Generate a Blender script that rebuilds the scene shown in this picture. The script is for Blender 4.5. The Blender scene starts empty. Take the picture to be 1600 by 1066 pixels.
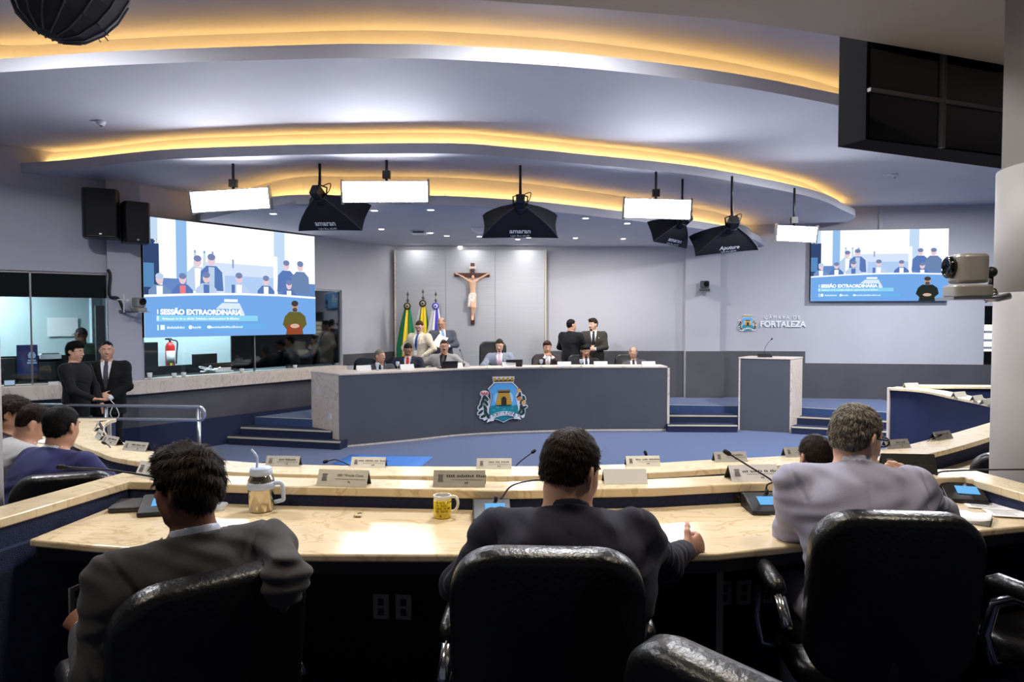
import bpy, bmesh, math, random
import numpy as np
from mathutils import Vector, Matrix, Euler, Quaternion
random.seed(7)
COL = bpy.context.scene.collection
pi = math.pi
def rad(a): return math.radians(a)

# ------------------------------------------------------------------ camera
CAMZ = 2.15
FPX = 1600 * 24 / 36.0
PITCH = rad(1.88)
cd = bpy.data.cameras.new('camera'); cam = bpy.data.objects.new('camera', cd); COL.objects.link(cam)
cd.lens = 24; cd.sensor_width = 36; cd.clip_start = 0.05; cd.clip_end = 100
cam.location = (0, 0, CAMZ); cam.rotation_euler = (pi/2 - PITCH, 0, 0)
bpy.context.scene.camera = cam
def _ray(px, py):
    u = (px-800)/FPX; v = (533-py)/FPX; c, s = math.cos(PITCH), math.sin(PITCH)
    return Vector((u, c+v*s, -s+v*c))
def PZ(px, py, z):
    "where a sight line measured in the photograph meets the level z"
    d = _ray(px, py); t = (z-CAMZ)/d.z
    return Vector((d.x*t, d.y*t, z))
def PY(px, py, y):
    d = _ray(px, py); t = y/d.y
    return Vector((d.x*t, y, CAMZ+d.z*t))

# ------------------------------------------------------------------ materials
def lin(c):
    return tuple(((x/255.0)/12.92 if x/255.0 <= 0.04045 else ((x/255.0+0.055)/1.055)**2.4) for x in c)
MATS = {}
def mat(name, rgb, rough=0.6, metal=0.0, var=0.0, vscale=6.0, bump=0.0, bscale=80.0, rgb2=None, spec=0.5, emit=0.0, coat=0.0, sheen=0.0, trans=0.0, stretch=(1,1,1), detail=4.0, alpha=1.0, bdist=0.01):
    if name in MATS: return MATS[name]
    m = bpy.data.materials.new(name); m.use_nodes = True; MATS[name] = m
    nt = m.node_tree; N = nt.nodes; L = nt.links
    b = N['Principled BSDF']
    col = lin(rgb)+(1,)
    b.inputs['Base Color'].default_value = col
    b.inputs['Roughness'].default_value = rough
    b.inputs['Metallic'].default_value = metal
    b.inputs['Specular IOR Level'].default_value = spec
    b.inputs['Coat Weight'].default_value = coat
    b.inputs['Sheen Weight'].default_value = sheen
    b.inputs['Transmission Weight'].default_value = trans
    b.inputs['Alpha'].default_value = alpha
    if emit:
        b.inputs['Emission Color'].default_value = col; b.inputs['Emission Strength'].default_value = emit
    m.diffuse_color = col
    tc = None
    if var or bump:
        tc = N.new('ShaderNodeTexCoord'); mp = N.new('ShaderNodeMapping'); mp.inputs['Scale'].default_value = stretch
        L.new(tc.outputs['Object'], mp.inputs['Vector'])
    if var:
        nz = N.new('ShaderNodeTexNoise'); nz.inputs['Scale'].default_value = vscale; nz.inputs['Detail'].default_value = detail
        L.new(mp.outputs['Vector'], nz.inputs['Vector'])
        mx = N.new('ShaderNodeMix'); mx.data_type = 'RGBA'
        c2 = lin(rgb2)+(1,) if rgb2 else tuple(x*(1-var) for x in col[:3])+(1,)
        mx.inputs['A'].default_value = col; mx.inputs['B'].default_value = c2
        rp = N.new('ShaderNodeValToRGB'); rp.color_ramp.elements[0].position = 0.38; rp.color_ramp.elements[1].position = 0.66
        L.new(nz.outputs['Fac'], rp.inputs['Fac']); L.new(rp.outputs['Color'], mx.inputs['Factor'])
        L.new(mx.outputs['Result'], b.inputs['Base Color'])
    if bump:
        n2 = N.new('ShaderNodeTexNoise'); n2.inputs['Scale'].default_value = bscale; n2.inputs['Detail'].default_value = 3
        L.new(mp.outputs['Vector'], n2.inputs['Vector'])
        bp = N.new('ShaderNodeBump'); bp.inputs['Strength'].default_value = bump; bp.inputs['Distance'].default_value = bdist
        L.new(n2.outputs['Fac'], bp.inputs['Height']); L.new(bp.outputs['Normal'], b.inputs['Normal'])
    return m
def emis(name, rgb, strength):
    if name in MATS: return MATS[name]
    m = bpy.data.materials.new(name); m.use_nodes = True; MATS[name] = m
    nt = m.node_tree; nt.nodes.clear()
    e = nt.nodes.new('ShaderNodeEmission'); o = nt.nodes.new('ShaderNodeOutputMaterial')
    e.inputs['Color'].default_value = lin(rgb)+(1,); e.inputs['Strength'].default_value = strength
    nt.links.new(e.outputs[0], o.inputs['Surface']); m.diffuse_color = lin(rgb)+(1,)
    return m
def marble(name, base, vein, rough=0.25, scale=2.2):
    if name in MATS: return MATS[name]
    m = mat(name, base, rough=rough, spec=0.5)
    nt = m.node_tree; N = nt.nodes; L = nt.links; b = N['Principled BSDF']
    tc = N.new('ShaderNodeTexCoord'); mp = N.new('ShaderNodeMapping'); mp.inputs['Scale'].default_value = (1, 2.2, 1); mp.inputs['Rotation'].default_value = (0.2, 0.1, 0.5)
    L.new(tc.outputs['Object'], mp.inputs['Vector'])
    n = N.new('ShaderNodeTexNoise'); n.inputs['Scale'].default_value = scale; n.inputs['Detail'].default_value = 8; n.inputs['Distortion'].default_value = 1.6
    L.new(mp.outputs['Vector'], n.inputs['Vector'])
    r = N.new('ShaderNodeValToRGB'); e = r.color_ramp.elements
    B = lin(base); V = lin(vein); M_ = tuple(0.55*a+0.45*c for a, c in zip(B, V))
    e[0].position = 0.30; e[0].color = M_+(1,); e[1].position = 0.70; e[1].color = B+(1,)
    a = e.new(0.47); a.color = B+(1,); a = e.new(0.497); a.color = V+(1,); a = e.new(0.52); a.color = B+(1,)
    L.new(n.outputs['Fac'], r.inputs['Fac']); L.new(r.outputs['Color'], b.inputs['Base Color'])
    return m

# ------------------------------------------------------------------ mesh builder
class MB:
    "collects shapes for ONE mesh"
    def __init__(s): s.v = []; s.f = []; s.mi = []; s.sm = []; s.mats = []; s.M = Matrix.Identity(4)
    def at(s, loc=(0,0,0), rot=(0,0,0)):
        s.M = Matrix.Translation(Vector(loc)) @ Euler(rot).to_matrix().to_4x4(); return s
    def setM(s, M): s.M = M; return s
    def slot(s, m):
        if m is None: return 0
        if m not in s.mats: s.mats.append(m)
        return s.mats.index(m)
    def add(s, verts, faces, m=None, smooth=False):
        o = len(s.v); k = s.slot(m)
        s.v.extend((s.M @ Vector(p))[:] for p in verts)
        for f in faces: s.f.append(tuple(o+i for i in f)); s.mi.append(k); s.sm.append(smooth)
        return s
    def box(s, x0, x1, y0, y1, z0, z1, m=None):
        v = [(x,y,z) for x in (x0,x1) for y in (y0,y1) for z in (z0,z1)]
        return s.add(v, [(0,1,3,2),(4,6,7,5),(0,4,5,1),(2,3,7,6),(0,2,6,4),(1,5,7,3)], m)
    def cbox(s, c, size, m=None):
        return s.box(c[0]-size[0]/2, c[0]+size[0]/2, c[1]-size[1]/2, c[1]+size[1]/2, c[2]-size[2]/2, c[2]+size[2]/2, m)
    def quad(s, a, b, c, d, m=None): return s.add([a,b,c,d], [(0,1,2,3)], m)
    def prism(s, pts, h0, h1, axis='z', m=None):
        "extrude a 2D outline; axis z: (x,y)->z ; y: (x,z)->y ; x: (y,z)->x"
        n = len(pts)
        def P(p, h): return {'z': (p[0],p[1],h), 'y': (p[0],h,p[1]), 'x': (h,p[0],p[1])}[axis]
        v = [P(p,h0) for p in pts]+[P(p,h1) for p in pts]
        f = [tuple(range(n))[::-1], tuple(range(n,2*n))]+[(i,(i+1)%n,n+(i+1)%n,n+i) for i in range(n)]
        area = sum(pts[i][0]*pts[(i+1)%n][1]-pts[(i+1)%n][0]*pts[i][1] for i in range(n))
        flip = (area < 0) ^ (h1 < h0) ^ (axis == 'y')
        if flip: f = [t[::-1] for t in f]
        return s.add(v, f, m)
    def lathe(s, prof, seg=24, m=None, smooth=True, arc=1.0):
        "prof: list of (r,z) bottom to top around z"
        v = []; f = []; n = len(prof)
        for i in range(seg):
            a = 2*pi*arc*i/seg
            for r, z in prof: v.append((r*math.cos(a), r*math.sin(a), z))
        for i in range(seg):
            j = (i+1) % seg
            for k in range(n-1): f.append((i*n+k, j*n+k, j*n+k+1, i*n+k+1))
        if prof[0][0] > 1e-6: f.append(tuple(i*n for i in range(seg))[::-1])
        if prof[-1][0] > 1e-6: f.append(tuple(i*n+n-1 for i in range(seg)))
        return s.add(v, f, m, smooth)
    def cyl(s, a, b, r, r2=None, seg=16, m=None, smooth=True):
        return s.tube([a,b], [r, r if r2 is None else r2], seg, m, smooth)
    def tube(s, pts, r, seg=10, m=None, smooth=True, caps=True):
        pts = [Vector(p) for p in pts]; n = len(pts)
        rs = r if isinstance(r, (list,tuple)) else [r]*n
        v = []; f = []; prev = None
        for i, p in enumerate(pts):
            t = (pts[min(i+1,n-1)]-pts[max(i-1,0)]).normalized()
            if prev is None:
                x = t.orthogonal().normalized()
            else:
                x = prev - t*prev.dot(t); x = x.normalized() if x.length > 1e-6 else t.orthogonal().normalized()
            prev = x; y = t.cross(x)
            for k in range(seg):
                a = 2*pi*k/seg; v.append(p+(x*math.cos(a)+y*math.sin(a))*rs[i])
        for i in range(n-1):
            for k in range(seg):
                q = (k+1) % seg; f.append((i*seg+k, i*seg+q, (i+1)*seg+q, (i+1)*seg+k))
        if caps: f.append(tuple(range(seg))[::-1]); f.append(tuple((n-1)*seg+k for k in range(seg)))
        return s.add(v, f, m, smooth)
    def ell(s, c, r, seg=16, rings=10, m=None, R=None):
        v = []; f = []; R = R or Matrix.Identity(3); c = Vector(c)
        if not isinstance(r, (tuple,list)): r = (r,r,r)
        for i in range(1, rings):
            a = pi*i/rings
            for k in range(seg):
                b = 2*pi*k/seg; v.append(c + R @ Vector((r[0]*math.sin(a)*math.cos(b), r[1]*math.sin(a)*math.sin(b), r[2]*math.cos(a))))
        top = len(v); v.append(c+R @ Vector((0,0,r[2]))); bot = len(v); v.append(c-R @ Vector((0,0,r[2])))
        for i in range(rings-2):
            for k in range(seg):
                q = (k+1)%seg; f.append((i*seg+k, (i+1)*seg+k, (i+1)*seg+q, i*seg+q))
        for k in range(seg):
            q = (k+1)%seg; f.append((k, q, top)); f.append(((rings-2)*seg+q, (rings-2)*seg+k, bot))
        return s.add(v, f, m, True)
    def sweep(s, path, prof, m=None, closed=False, flip=False):
        "prof: list of (n,z), n measured to the LEFT of the plan path; path: list of (x,y)"
        P = [Vector((p[0],p[1])) for p in path]; n = len(P); k = len(prof); v = []; f = []
        for i in range(n):
            a = (P[i]-P[i-1]) if i else (P[1]-P[0]); b = (P[i+1]-P[i]) if i < n-1 else (P[-1]-P[-2])
            a = a.normalized(); b = b.normalized(); na = Vector((-a.y,a.x)); nb = Vector((-b.y,b.x)); nn = (na+nb)
            nn = nn.normalized() if nn.length > 1e-6 else na
            nn = nn/max(0.35, nn.dot(na))
            for q, z in prof: v.append((P[i].x+nn.x*q, P[i].y+nn.y*q, z))
        for i in range(n-1):
            for j in range(k):
                j2 = (j+1)%k; f.append((i*k+j, i*k+j2, (i+1)*k+j2, (i+1)*k+j))
        f.append(tuple(range(k))[::-1]); f.append(tuple((n-1)*k+j for j in range(k)))
        area = sum(prof[i][0]*prof[(i+1)%k][1]-prof[(i+1)%k][0]*prof[i][1] for i in range(k))
        if area > 0: f = [t[::-1] for t in f]
        return s.add(v, f, m)
    def build(s, name, m=None, parent=None, bevel=0, smooth_angle=None, loc=None, seg=2):
        me = bpy.data.meshes.new(name)
        me.from_pydata(s.v, [], s.f)
        ms = s.mats if s.mats else [m]
        if m is not None and s.mats and m not in s.mats: pass
        for q in ms: me.materials.append(q)
        me.polygons.foreach_set('material_index', s.mi)
        if smooth_angle is not None:
            me.polygons.foreach_set('use_smooth', [True]*len(s.f)); me.set_sharp_from_angle(angle=rad(smooth_angle))
        else: me.polygons.foreach_set('use_smooth', s.sm)
        me.update()
        o = bpy.data.objects.new(name, me); COL.objects.link(o)
        if parent is not None: o.parent = parent
        if loc is not None: o.location = loc
        if bevel:
            b = o.modifiers.new('bevel', 'BEVEL'); b.width = bevel; b.segments = seg; b.limit_method = 'ANGLE'; b.angle_limit = rad(40)
            if smooth_angle is None:
                me.polygons.foreach_set('use_smooth', [True]*len(s.f)); me.set_sharp_from_angle(angle=rad(35))
        return o
def tag(o, label=None, cat=None, group=None, kind=None):
    if label: o['label'] = label
    if cat: o['category'] = cat
    if group: o['group'] = group
    if kind: o['kind'] = kind
    return o
def thing(name, label, cat, loc=(0,0,0), rz=0.0, group=None):
    o = bpy.data.objects.new(name, None); o.empty_display_size = 0.1; COL.objects.link(o)
    o.location = loc; o.rotation_euler = (0,0,rz)
    return tag(o, label, cat, group)
KIDS = {}
def dup(root, loc=None, rz=None, label=None, group=None):
    r = root.copy(); COL.objects.link(r)
    if loc is not None: r.location = loc
    if rz is not None: r.rotation_euler = (0,0,rz)
    if label: r['label'] = label
    if group: r['group'] = group
    for ch in list(root.children):
        c = ch.copy(); COL.objects.link(c); c.parent = r
        for g in list(ch.children):
            d = g.copy(); COL.objects.link(d); d.parent = c
    return r
def struct(name, mb, m, label, cat='wall', bevel=0, parent=None, smooth_angle=None):
    o = mb.build(name, m, parent, bevel=bevel, smooth_angle=smooth_angle)
    if parent is None: tag(o, label, cat, kind='structure')
    return o
def crom(pts, n=8):
    "Catmull-Rom through plan points"
    P = [Vector(p) for p in pts]; out = []
    for i in range(len(P)-1):
        p0 = P[i-1] if i else P[0]*2-P[1]; p1 = P[i]; p2 = P[i+1]; p3 = P[i+2] if i+2 < len(P) else P[-1]*2-P[-2]
        for k in range(n):
            t = k/n
            out.append(0.5*((2*p1)+(p2-p0)*t+(2*p0-5*p1+4*p2-p3)*t*t+(3*p1-p0-3*p2+p3)*t**3))
    out.append(P[-1]); return out
def offset_path(path, d):
    P = [Vector((p[0],p[1])) for p in path]; out = []
    for i in range(len(P)):
        a = (P[i]-P[i-1]) if i else (P[1]-P[0]); b = (P[i+1]-P[i]) if i < len(P)-1 else (P[-1]-P[-2])
        a = a.normalized(); b = b.normalized(); na = Vector((-a.y,a.x)); nb = Vector((-b.y,b.x)); nn = (na+nb).normalized()
        out.append(P[i]+nn*(d/max(0.35, nn.dot(na))))
    return out
def text_mesh(name, body, size, m, parent=None, loc=(0,0,0), rot=(pi/2,0,0), extrude=0.0, align='CENTER', spacing=1.0, bold=0.0):
    cu = bpy.data.curves.new(name, 'FONT'); cu.body = body; cu.size = size; cu.extrude = extrude; cu.align_x = align; cu.align_y = 'CENTER'
    cu.space_character = spacing; cu.offset = bold; cu.resolution_u = 3
    t = bpy.data.objects.new('tmp', cu); COL.objects.link(t)
    dg = bpy.context.evaluated_depsgraph_get(); me = bpy.data.meshes.new_from_object(t.evaluated_get(dg))
    bpy.data.objects.remove(t); me.materials.clear(); me.materials.append(m); me.name = name
    o = bpy.data.objects.new(name, me); COL.objects.link(o); o.location = loc; o.rotation_euler = rot
    if parent is not None: o.parent = parent
    return o
# ------------------------------------------------------------------ palette
M_wall   = mat('wall paint', (188,188,197), 0.75, var=0.04, vscale=1.5)
M_ceil   = mat('ceiling paint', (200,200,208), 0.75, var=0.05, vscale=1.2)
M_soff   = mat('soffit paint', (178,170,162), 0.8, var=0.05, vscale=1.0)
M_wain   = mat('charcoal wainscot', (86,85,90), 0.5, var=0.12, vscale=2.0)
M_carpet = mat('blue carpet', (54,82,132), 0.95, var=0.16, vscale=22, bump=0.5, bscale=260, sheen=0.3)
M_navy   = mat('navy carpet', (40,48,82), 0.95, var=0.25, vscale=60, bump=0.6, bscale=220)
M_navyp  = mat('navy panel', (26,36,72), 0.6, var=0.05, vscale=3)
M_marble = marble('travertine marble', (232,212,176), (206,182,140), 0.16, 2.6)
M_marbw  = marble('pale marble', (226,212,198), (196,180,166), 0.3, 3.0)
M_strip  = mat('pale edge strip', (205,196,170), 0.4)
M_slate  = mat('slate laminate', (86,88,95), 0.42, var=0.05, vscale=2)
M_black  = mat('black plastic', (16,16,18), 0.45)
M_blackm = mat('matt black', (10,10,12), 0.75)
M_dark   = mat('dark grey plastic', (44,44,48), 0.45)
M_chrome = mat('chrome', (220,222,226), 0.2, metal=.8)
M_chairm = mat('chair chrome', (205,207,212), 0.14, metal=1.0)
M_steel  = mat('brushed steel', (168,170,176), 0.30, metal=1.0)
M_white  = mat('white plastic', (226,226,228), 0.4)
M_paper  = mat('paper', (240,240,242), 0.8)
M_booth  = mat('booth paint', (196,214,218), 0.7, var=0.04, vscale=2)
M_leather= mat('black leather', (14,14,16), 0.33, bump=0.25, bscale=70, var=0.3, vscale=8, spec=0.5)
M_colum  = mat('column paint', (160,156,154), 0.6, var=0.05, vscale=1.4)
M_pane   = mat('black glass', (6,6,8), 0.06, spec=0.6)
E_warm   = emis('warm strip light', (255,200,112), 42.0)
E_panel  = emis('panel light', (244,246,255), 52.0)
E_down   = emis('downlight lamp', (255,250,240), 14.0)
E_booth  = emis('booth lamp', (225,240,250), 6.0)
def glass_mat():
    m = bpy.data.materials.new('clear glass'); m.use_nodes = True; nt = m.node_tree; nt.nodes.clear(); N = nt.nodes
    t = N.new('ShaderNodeBsdfTransparent'); g = N.new('ShaderNodeBsdfGlossy'); g.inputs['Roughness'].default_value = 0.03
    f = N.new('ShaderNodeFresnel'); f.inputs['IOR'].default_value = 1.45; x = N.new('ShaderNodeMixShader'); o = N.new('ShaderNodeOutputMaterial')
    t.inputs['Color'].default_value = (0.86,0.93,0.95,1)
    nt.links.new(f.outputs[0], x.inputs[0]); nt.links.new(t.outputs[0], x.inputs[1]); nt.links.new(g.outputs[0], x.inputs[2]); nt.links.new(x.outputs[0], o.inputs['Surface'])
    return m
M_glass = glass_mat()

Z_TIER, Z_US, Z_STAGE = 0.27, 0.55, 0.40
ZA, ZB, ZC, ZD = 5.0, 4.56, 4.22, 3.75
LIP = 0.13

# ------------------------------------------------------------------ floors
struct('floor', MB().box(-13, 13, -3, 17, -0.2, 0), M_carpet, 'blue carpeted floor of the sunken arena', 'floor')
ring_px = [(171,657.5),(165,662),(163,669),(168,679),(180,686.5),(213,697),(257,708),(330,717),(417,724),(580,727.5),(700,729),(808,728.5),(960,726),(1040,721.5),(1115,718),(1246,711),(1395,699.6),(1456,683),(1550,659)]
Z_RL = 1.14
ring_pts = [PZ(x,y,Z_RL).xy for x,y in ring_px]
far_pts = [PZ(x,y,Z_RL).xy for x,y in [(1552,633),(1526,627),(1490,620),(1441,610),(1390,606)]]
# smooth the near arc by sampling the spline with few controls
near_c = [ring_pts[i] for i in (0,1,2,3,4,5,6,8,10,12,14,15,16,18)]
ring_path = crom(near_c + [Vector((5.55,7.45))] + far_pts, 7)     # arena edge of the ledge, from the left end round to the far right
ring_out = offset_path(ring_path, -0.06)                            # right of the path is the seating side
tier_poly = [p for p in offset_path(ring_path, -0.12)] + [Vector((9.5,10.6)), Vector((9.5,3.2)), Vector((-9,3.2)), Vector((-9,6.0))]
struct('floor_tier', MB().prism([tuple(p) for p in tier_poly], 0.002, Z_TIER, 'z'), M_navy, 'navy carpeted tier under the curved desk ring', 'floor')
struct('floor_balcony', MB().box(-9.5, 9.5, -3, 3.42, 0.002, Z_US), M_navy, 'raised navy carpeted tier under the nearest desk', 'floor')

# stage and steps
rost_front = [PZ(530,700,0).xy, PZ(640,689.5,0).xy, PZ(740,679.5,0).xy, PZ(890,674,0).xy, PZ(1042,673,0).xy]
rost_path = crom(rost_front, 6)
sl = [PZ(395,651.6,.4).xy, PZ(494,655.8,.4).xy]
sr = [PZ(1043,633.2,.4).xy, PZ(1153,634.8,.4).xy]
sr2 = [PZ(1249,637,.4).xy, PZ(1392,645,.4).xy]
stage = [sl[0], sl[1], PZ(530,700,0).xy+Vector((.02,.03))] + [p+Vector((0,.04)) for p in rost_path[1:]] + [Vector((rost_path[-1].x, sr[0].y)), sr[0], sr[1], sr2[0], sr2[1], Vector((8.0,sr2[1].y)), Vector((8.0,15.15)), Vector((-2.62,15.15)), Vector((-3.46,13.86))]
struct('floor_stage', MB().prism([tuple(p) for p in stage], 0.002, Z_STAGE, 'z'), M_carpet, 'raised blue carpeted stage behind the rostrum', 'floor')
def steps(name, lines, label):
    "lines: per step (left px, right px, z); each step is a carpeted slab with a pale nosing"
    t = thing(name, label, 'steps', (0,0,0)); t['kind'] = 'structure'
    for (a, b, z) in lines:
        A = PZ(a[0],a[1],z); B = PZ(b[0],b[1],z); d = (B-A).normalized(); n = Vector((-d.y,d.x,0))
        mb = MB(); P = [A, B, B+n*0.34, A+n*0.34]
        mb.prism([p.xy[:] for p in P], 0.001, z-0.001, 'z'); s_ = mb.build('step', M_navy, t)
        mb = MB(); q = [A-n*.012, B-n*.012, B+n*.03, A+n*.03]; mb.prism([p.xy[:] for p in q], z-.02, z+.004, 'z'); mb.build('nosing', M_strip, s_)
    return t
steps('steps', [((355.8,682.6),(531,690.8),.133),((376.5,668),(517,674),.267),((395,651.6),(494,655.8),.398)], 'three navy carpeted steps with pale nosings beside the marble end of the rostrum')
steps('steps', [((1043.5,664.5),(1152,665),.133),((1043.5,649.3),(1152,650),.267),((1043.5,633.2),(1152,634.8),.398)], 'three navy carpeted steps between the rostrum and the lectern')
steps('steps', [((1237,667),(1392,675),.133),((1244,651.5),(1392,659),.267),((1249,637),(1392,645),.398)], 'three navy carpeted steps between the lectern and the navy desk panel')

# ------------------------------------------------------------------ left wall with two booth windows
L0, L1, LP, L2, L3, L4 = Vector((-9.60,7.81)), Vector((-6.114,10.325)), Vector((-5.80,10.55)), Vector((-5.74,10.64)), Vector((-3.45,13.87)), Vector((-2.6,15.2))
ZS = 1.20   # top of the marble sill
def wallpiece(mb, path, z0, z1, t=0.2, off=0.0):
    return mb.sweep([tuple(p) for p in path], [(off,z0),(off,z1),(off+t,z1),(off+t,z0)])
mb = MB()
wallpiece(mb, [L0,L1,LP,L3,L4], 0, ZS-.05)
wallpiece(mb, [L0,L1], 2.836, 5.05); wallpiece(mb, [L1,LP,L2], ZS-.05, 5.05); wallpiece(mb, [L2,L3], 2.73, 5.05); wallpiece(mb, [L3,L4], ZS-.05, 5.05)
struct('wall_left', mb, M_wall, 'pale grey side wall with two booth windows', 'wall')
mb = MB(); wallpiece(mb, [L0,L1,LP,L3,L4], 0.47, .99, 0.03, -0.03); wallpiece(mb, [L3+Vector((0,.02)),L4], ZS, 1.42, 0.03, -0.03)
struct('trim_1', mb, M_wain, 'charcoal wainscot below the marble sill on the side wall', 'trim')
mb = MB(); wallpiece(mb, [L0,L1,LP,L3-Vector((.01,.02))], 0.0, 0.47, 0.10, -0.10)
struct('baseboard_left', mb, M_navy, 'navy carpeted plinth along the foot of the side wall', 'baseboard')
mb = MB(); wallpiece(mb, [L0,L1,LP,L3], ZS-.215, ZS, 0.36, -0.14)
struct('trim_2', mb, M_marbw, 'pale marble sill band under the booth windows', 'trim', bevel=0.01)
# pilaster between the windows
d1 = (LP-L1).normalized(); n1 = Vector((d1.y,-d1.x))
mb = MB(); A = L1+d1*0.0; B = LP+d1*0.06; mb.prism([tuple(A), tuple(A+n1*.12), tuple(B+n1*.12), tuple(B)], ZS, ZC+.2, 'z')
struct('trim_3', mb, M_wall, 'pale grey pilaster between the two booth windows', 'trim')
# booth room behind the glass
dB = (L3-L2).normalized(); nB = Vector((-dB.y,dB.x)); dA = (L1-L0).normalized(); nA = Vector((-dA.y,dA.x))
BA0, BA1 = L0+nA*2.0-dA*0.2, L1+nA*2.0
BB0, BB1 = L2+nB*1.7+dB*.1, L3+nB*1.7
mb = MB(); wallpiece(mb, [BA0, BA1+dA*.5], 0.3, 3.1, .1); wallpiece(mb, [BB0-dB*.12, BB1], 0.3, 3.1, .1)
struct('wall_booth', mb, M_booth, 'pale blue back wall inside the control booth', 'wall')
mb = MB(); mb.prism([tuple(L0), tuple(L1), tuple(L3), tuple(BB1), tuple(BB0), tuple(BA1), tuple(BA0)], 0.25, 0.3, 'z')
struct('floor_booth', mb, M_dark, 'dark floor inside the control booth', 'floor')
mb = MB(); mb.prism([tuple(L0+nA*.2), tuple(L1+nA*.2), tuple(L3+nB*.2), tuple(BB1), tuple(BB0), tuple(BA1), tuple(BA0)], 3.0, 3.08, 'z')
struct('ceiling_booth', mb, M_booth, 'low ceiling inside the control booth', 'ceiling')
mb = MB(); q = L1+dA*.05
mb.prism([tuple(q+nA*.2), tuple(q+nA*2.2), tuple(q+nA*2.2+dA*.08), tuple(q+nA*.2+dA*.08)], .3, 3.0, 'z')
wallpiece(mb, [L3+nB*.2-dB*.05, L3+nB*1.7-dB*.05], .3, 3.0, .06)
struct('wall_partition', mb, M_dark, 'dark partition between the two control booths', 'wall')
def pane(name, a, b, z0, z1, label, off=0.06, mullions=(), thk=.012):
    t = thing(name, label, 'window', (0,0,0)); t['kind'] = 'structure'
    m_ = MB(); wallpiece(m_, [a,b], z0, z1, thk, off); m_.build('pane', M_glass, t)
    fr = MB(); wallpiece(fr, [a,b], z1-.03, z1, .05, off-.02)
    for f in mullions:
        p = a+(b-a)*f; d = (b-a).normalized(); wallpiece(fr, [p-d*.012, p+d*.012], z0, z1, .05, off-.02)
    fr.build('window_frame', M_steel, t)
    return t
w1 = pane('window_1', L0, L1, ZS, 2.836, 'wide booth window with black upper band behind two standing men', mullions=(.42,.78))
mb = MB(); wallpiece(mb, [L0,L1], 2.46, 2.836, .02, .09); mb.build('upper_band', M_pane, w1)
w2 = pane('window_2', L2, L3, ZS, 2.73, 'long booth window under the big video screen', mullions=(.5,))
# ------------------------------------------------------------------ back wall, right wall
YB = 15.2
R0, R1, R2, R3 = Vector((4.63,YB)), Vector((6.5,15.02)), Vector((10.03,14.5)), Vector((12.5,14.1))
mb = MB(); wallpiece(mb, [L4, Vector((4.0,YB))], 0, 5.05)
struct('wall_back', mb, M_wall, 'pale grey wall behind the rostrum', 'wall')
mb = MB(); wallpiece(mb, [Vector((4.0,YB)), R0, R1, R2], 0, 5.05); wallpiece(mb, [R2,R3], 0, 1.14); wallpiece(mb, [R2,R3], 2.42, 5.05)
struct('wall_right', mb, M_wall, 'pale grey wall carrying the smaller video screen', 'wall')
mb = MB(); x0, x1 = PY(1071,450,YB-.12).x, PY(1125,450,YB-.12).x; mb.box(x0, x1, YB-.14, YB+.05, 0, ZC+.1)
struct('trim_4', mb, M_wall, 'shallow pilaster behind the steps carrying a small camera', 'trim')
mb = MB(); wallpiece(mb, [L4+Vector((.02,0)), Vector((3.86,YB))], .4, 1.43, .03, -.03)
wallpiece(mb, [Vector((3.84,YB)), Vector((4.68,YB))], .4, 1.43, .03, -.17)
wallpiece(mb, [Vector((4.66,YB)), R1-Vector((.05,0))], .4, 1.43, .03, -.03)
mb2 = mb; wallpiece(mb2, [R1-Vector((.05,0)), R2, R3], 0.0, 1.17, .03, -.03)
struct('trim_5', mb, M_wain, 'charcoal wainscot along the wall behind the stage', 'trim')
# far window beside the column
t = thing('window_3', 'tall narrow window with blinds beside the big round column', 'window'); t['kind'] = 'structure'
dR = (R3-R2).normalized()
mb = MB(); wallpiece(mb, [R2,R3], 2.02, 2.42, .03, .05); wallpiece(mb, [R2,R3], 1.17, 1.45, .03, .05); mb.build('dark_band', M_pane, t)
mb = MB(); wallpiece(mb, [R2+dR*.28, R2+dR*.33], 1.17, 2.42, .05, .02); wallpiece(mb, [R2, R3], 1.17, 1.2, .06, .0); mb.build('mullion', M_black, t)
mb = MB()
for z in (1.5,1.66,1.84): wallpiece(mb, [R2,R3], z, z+.05, .02, .10)
mb.build('blind', mat('blue grey blind', (140,150,172), .6), t)
mb = MB(); wallpiece(mb, [R2,R3], 1.45, 2.02, .02, .16); mb.build('daylight', emis('blind daylight', (255,244,222), 1.6), t)

# ------------------------------------------------------------------ ceiling layers and coves
lip1 = [PZ(x,y,ZB).xy for x,y in [(0,113),(200,101),(500,91.5),(600,91),(700,93),(919,107),(1137,133),(1306,164)]]
d0 = (lip1[0]-lip1[1]).normalized(); lip1 = [Vector((-9.5,9.0)), lip1[0]+d0*1.0]+lip1+[lip1[-1]+Vector((1.9,.95)), lip1[-1]+Vector((6.0,1.5))]
lip1 = crom(lip1, 6)
lip2 = [PZ(x,y,ZC).xy for x,y in [(97,265),(250,250),(400,244),(500,241.5),(700,240),(800,246),(919,257),(1040,268.5),(1137,282),(1269,308.5)]]
lip2 = [lip2[0]-Vector((1.3,-.30))]+lip2+[PZ(1318,329,ZC).xy, Vector((7.05,14.1)), Vector((7.2,15.15))]
lip2 = crom(lip2, 6)
lip3 = [PZ(x,y,ZD).xy for x,y in [(423,322),(540,319.5),(671,320),(770,324),(873,332),(972,343),(1103,359)]]
lip3 = [Vector((-5.3,11.4))]+lip3+[Vector((4.7,13.6)), Vector((5.6,15.15))]
lip3 = crom(lip3, 6)
struct('ceiling_high', MB().box(-10, 12, 0.0, 16, ZA, ZA+.1), M_ceil, 'uppermost ceiling above the nearest cove light', 'ceiling')
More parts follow.
